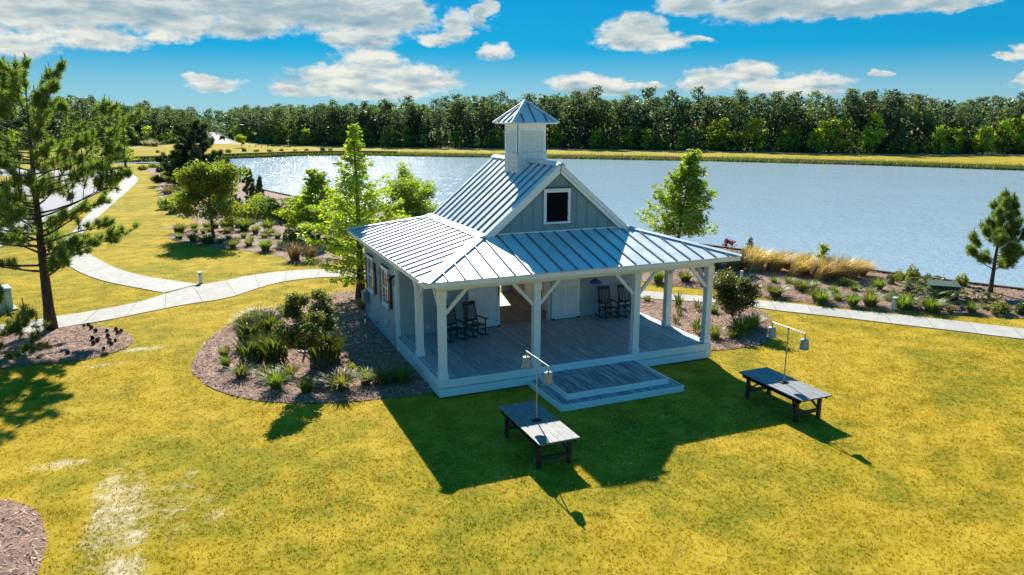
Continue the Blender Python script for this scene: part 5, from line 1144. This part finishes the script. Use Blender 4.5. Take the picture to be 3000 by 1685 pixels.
plant_row('pampas_clump', 'grass clump', 'pampas clumps by the far woods', 'pale pampas grass clump, %s from the left before the far woods', [(-17.6, 222, 2.0, 2.6), (-15.3, 219, 1.8, 3.2), (-16.3, 226, 2.4, 2.6)], 'pampas', .02)
# far car, sign, rail fence, posts
car = thing('car', 'small dark car with red tail lights on the far road', 'car', (5.2, 278, .02), .05)
P('body', MB().add([(-.8, -1.9, .35), (.8, -1.9, .35), (.8, 1.9, .35), (-.8, 1.9, .35), (-.82, -1.9, .8), (.82, -1.9, .8), (.82, 1.8, .78), (-.82, 1.8, .78)], [(3, 2, 1, 0), (4, 5, 6, 7), (0, 1, 5, 4), (1, 2, 6, 5), (2, 3, 7, 6), (3, 0, 4, 7)]), 'car_paint', car, bevel=.08)
P('cabin', MB().add([(-.78, -1.8, .8), (.78, -1.8, .8), (.78, 1.0, .8), (-.78, 1.0, .8), (-.62, -1.5, 1.38), (.62, -1.5, 1.38), (.62, .4, 1.38), (-.62, .4, 1.38)], [(3, 2, 1, 0), (4, 5, 6, 7), (0, 1, 5, 4), (1, 2, 6, 5), (2, 3, 7, 6), (3, 0, 4, 7)]), 'window_dark', car)
for s in (-1, 1):
    P('tail_light', MB().box(s*.62-.14, -1.93, .55, s*.62+.14, -1.88, .75), 'car_red', car)
    for y in (-1.25, 1.2): P('wheel', MB().tube([(s*.8-.1, y, .32), (s*.8+.1, y, .32)], .31, 14), 'tyre', car)
sg_ = thing('road_sign', 'thin white sign post standing beyond the far bank', 'sign', (19.3, 198.6, 0)); P('post', MB().box(-.06, -.06, 0, .06, .06, 2.0), 'bright_white', sg_); P('sign_arm', MB().box(-.5, -.03, 1.75, .5, -.062+.1, 1.95), 'bright_white', sg_)
fn = thing('rail_fence', 'low dark rail fence along the far lake lawn', 'fence', (17, 201, 0))
for x in (0, 1.5, 3.0, 4.5): P('post', MB().box(x-.08, -.5*x/3-.08, 0, x+.08, -.5*x/3+.08, .75), 'bulkhead_wood', fn)
P('rail', MB().beam((0, 0, .65), (4.5, -.75, .65), .06, .14), 'bulkhead_wood', fn)
pts = sorted([(9.2, 202.4), (10.9, 202), (12.5, 201.7), (14.1, 201.5), (15.6, 201.3)]+[(40.2+.55*i, 174.5-.4*i) for i in range(7)], key=lambda t: screen_x(*t))
for i, (x, y) in enumerate(pts): tag(MB().box(-.09, -.09, 0, .09, .09, .55).build('bollard_post', 'bulkhead_wood', None, (x, y, 0), bevel=.03), 'short dark wooden post, %s from the left on the far lake lawn' % ORD[i], 'post', 'wooden posts on the far lawn')
fb = sorted([(-13+3.1*i+rnd.uniform(-.8, .8), 176-rnd.uniform(0, 6), rnd.uniform(.5, .9), rnd.uniform(1.0, 1.8)) for i in range(16)], key=lambda t: screen_x(*t[:2]))
plant_row('bank_shrub', 'shrub', 'low shrubs on the far bank', 'low shrub, %s from the left in the planting on the far bank', fb, ['shrub_dark', 'shrub_oak', 'shrub_leaf'], 0)
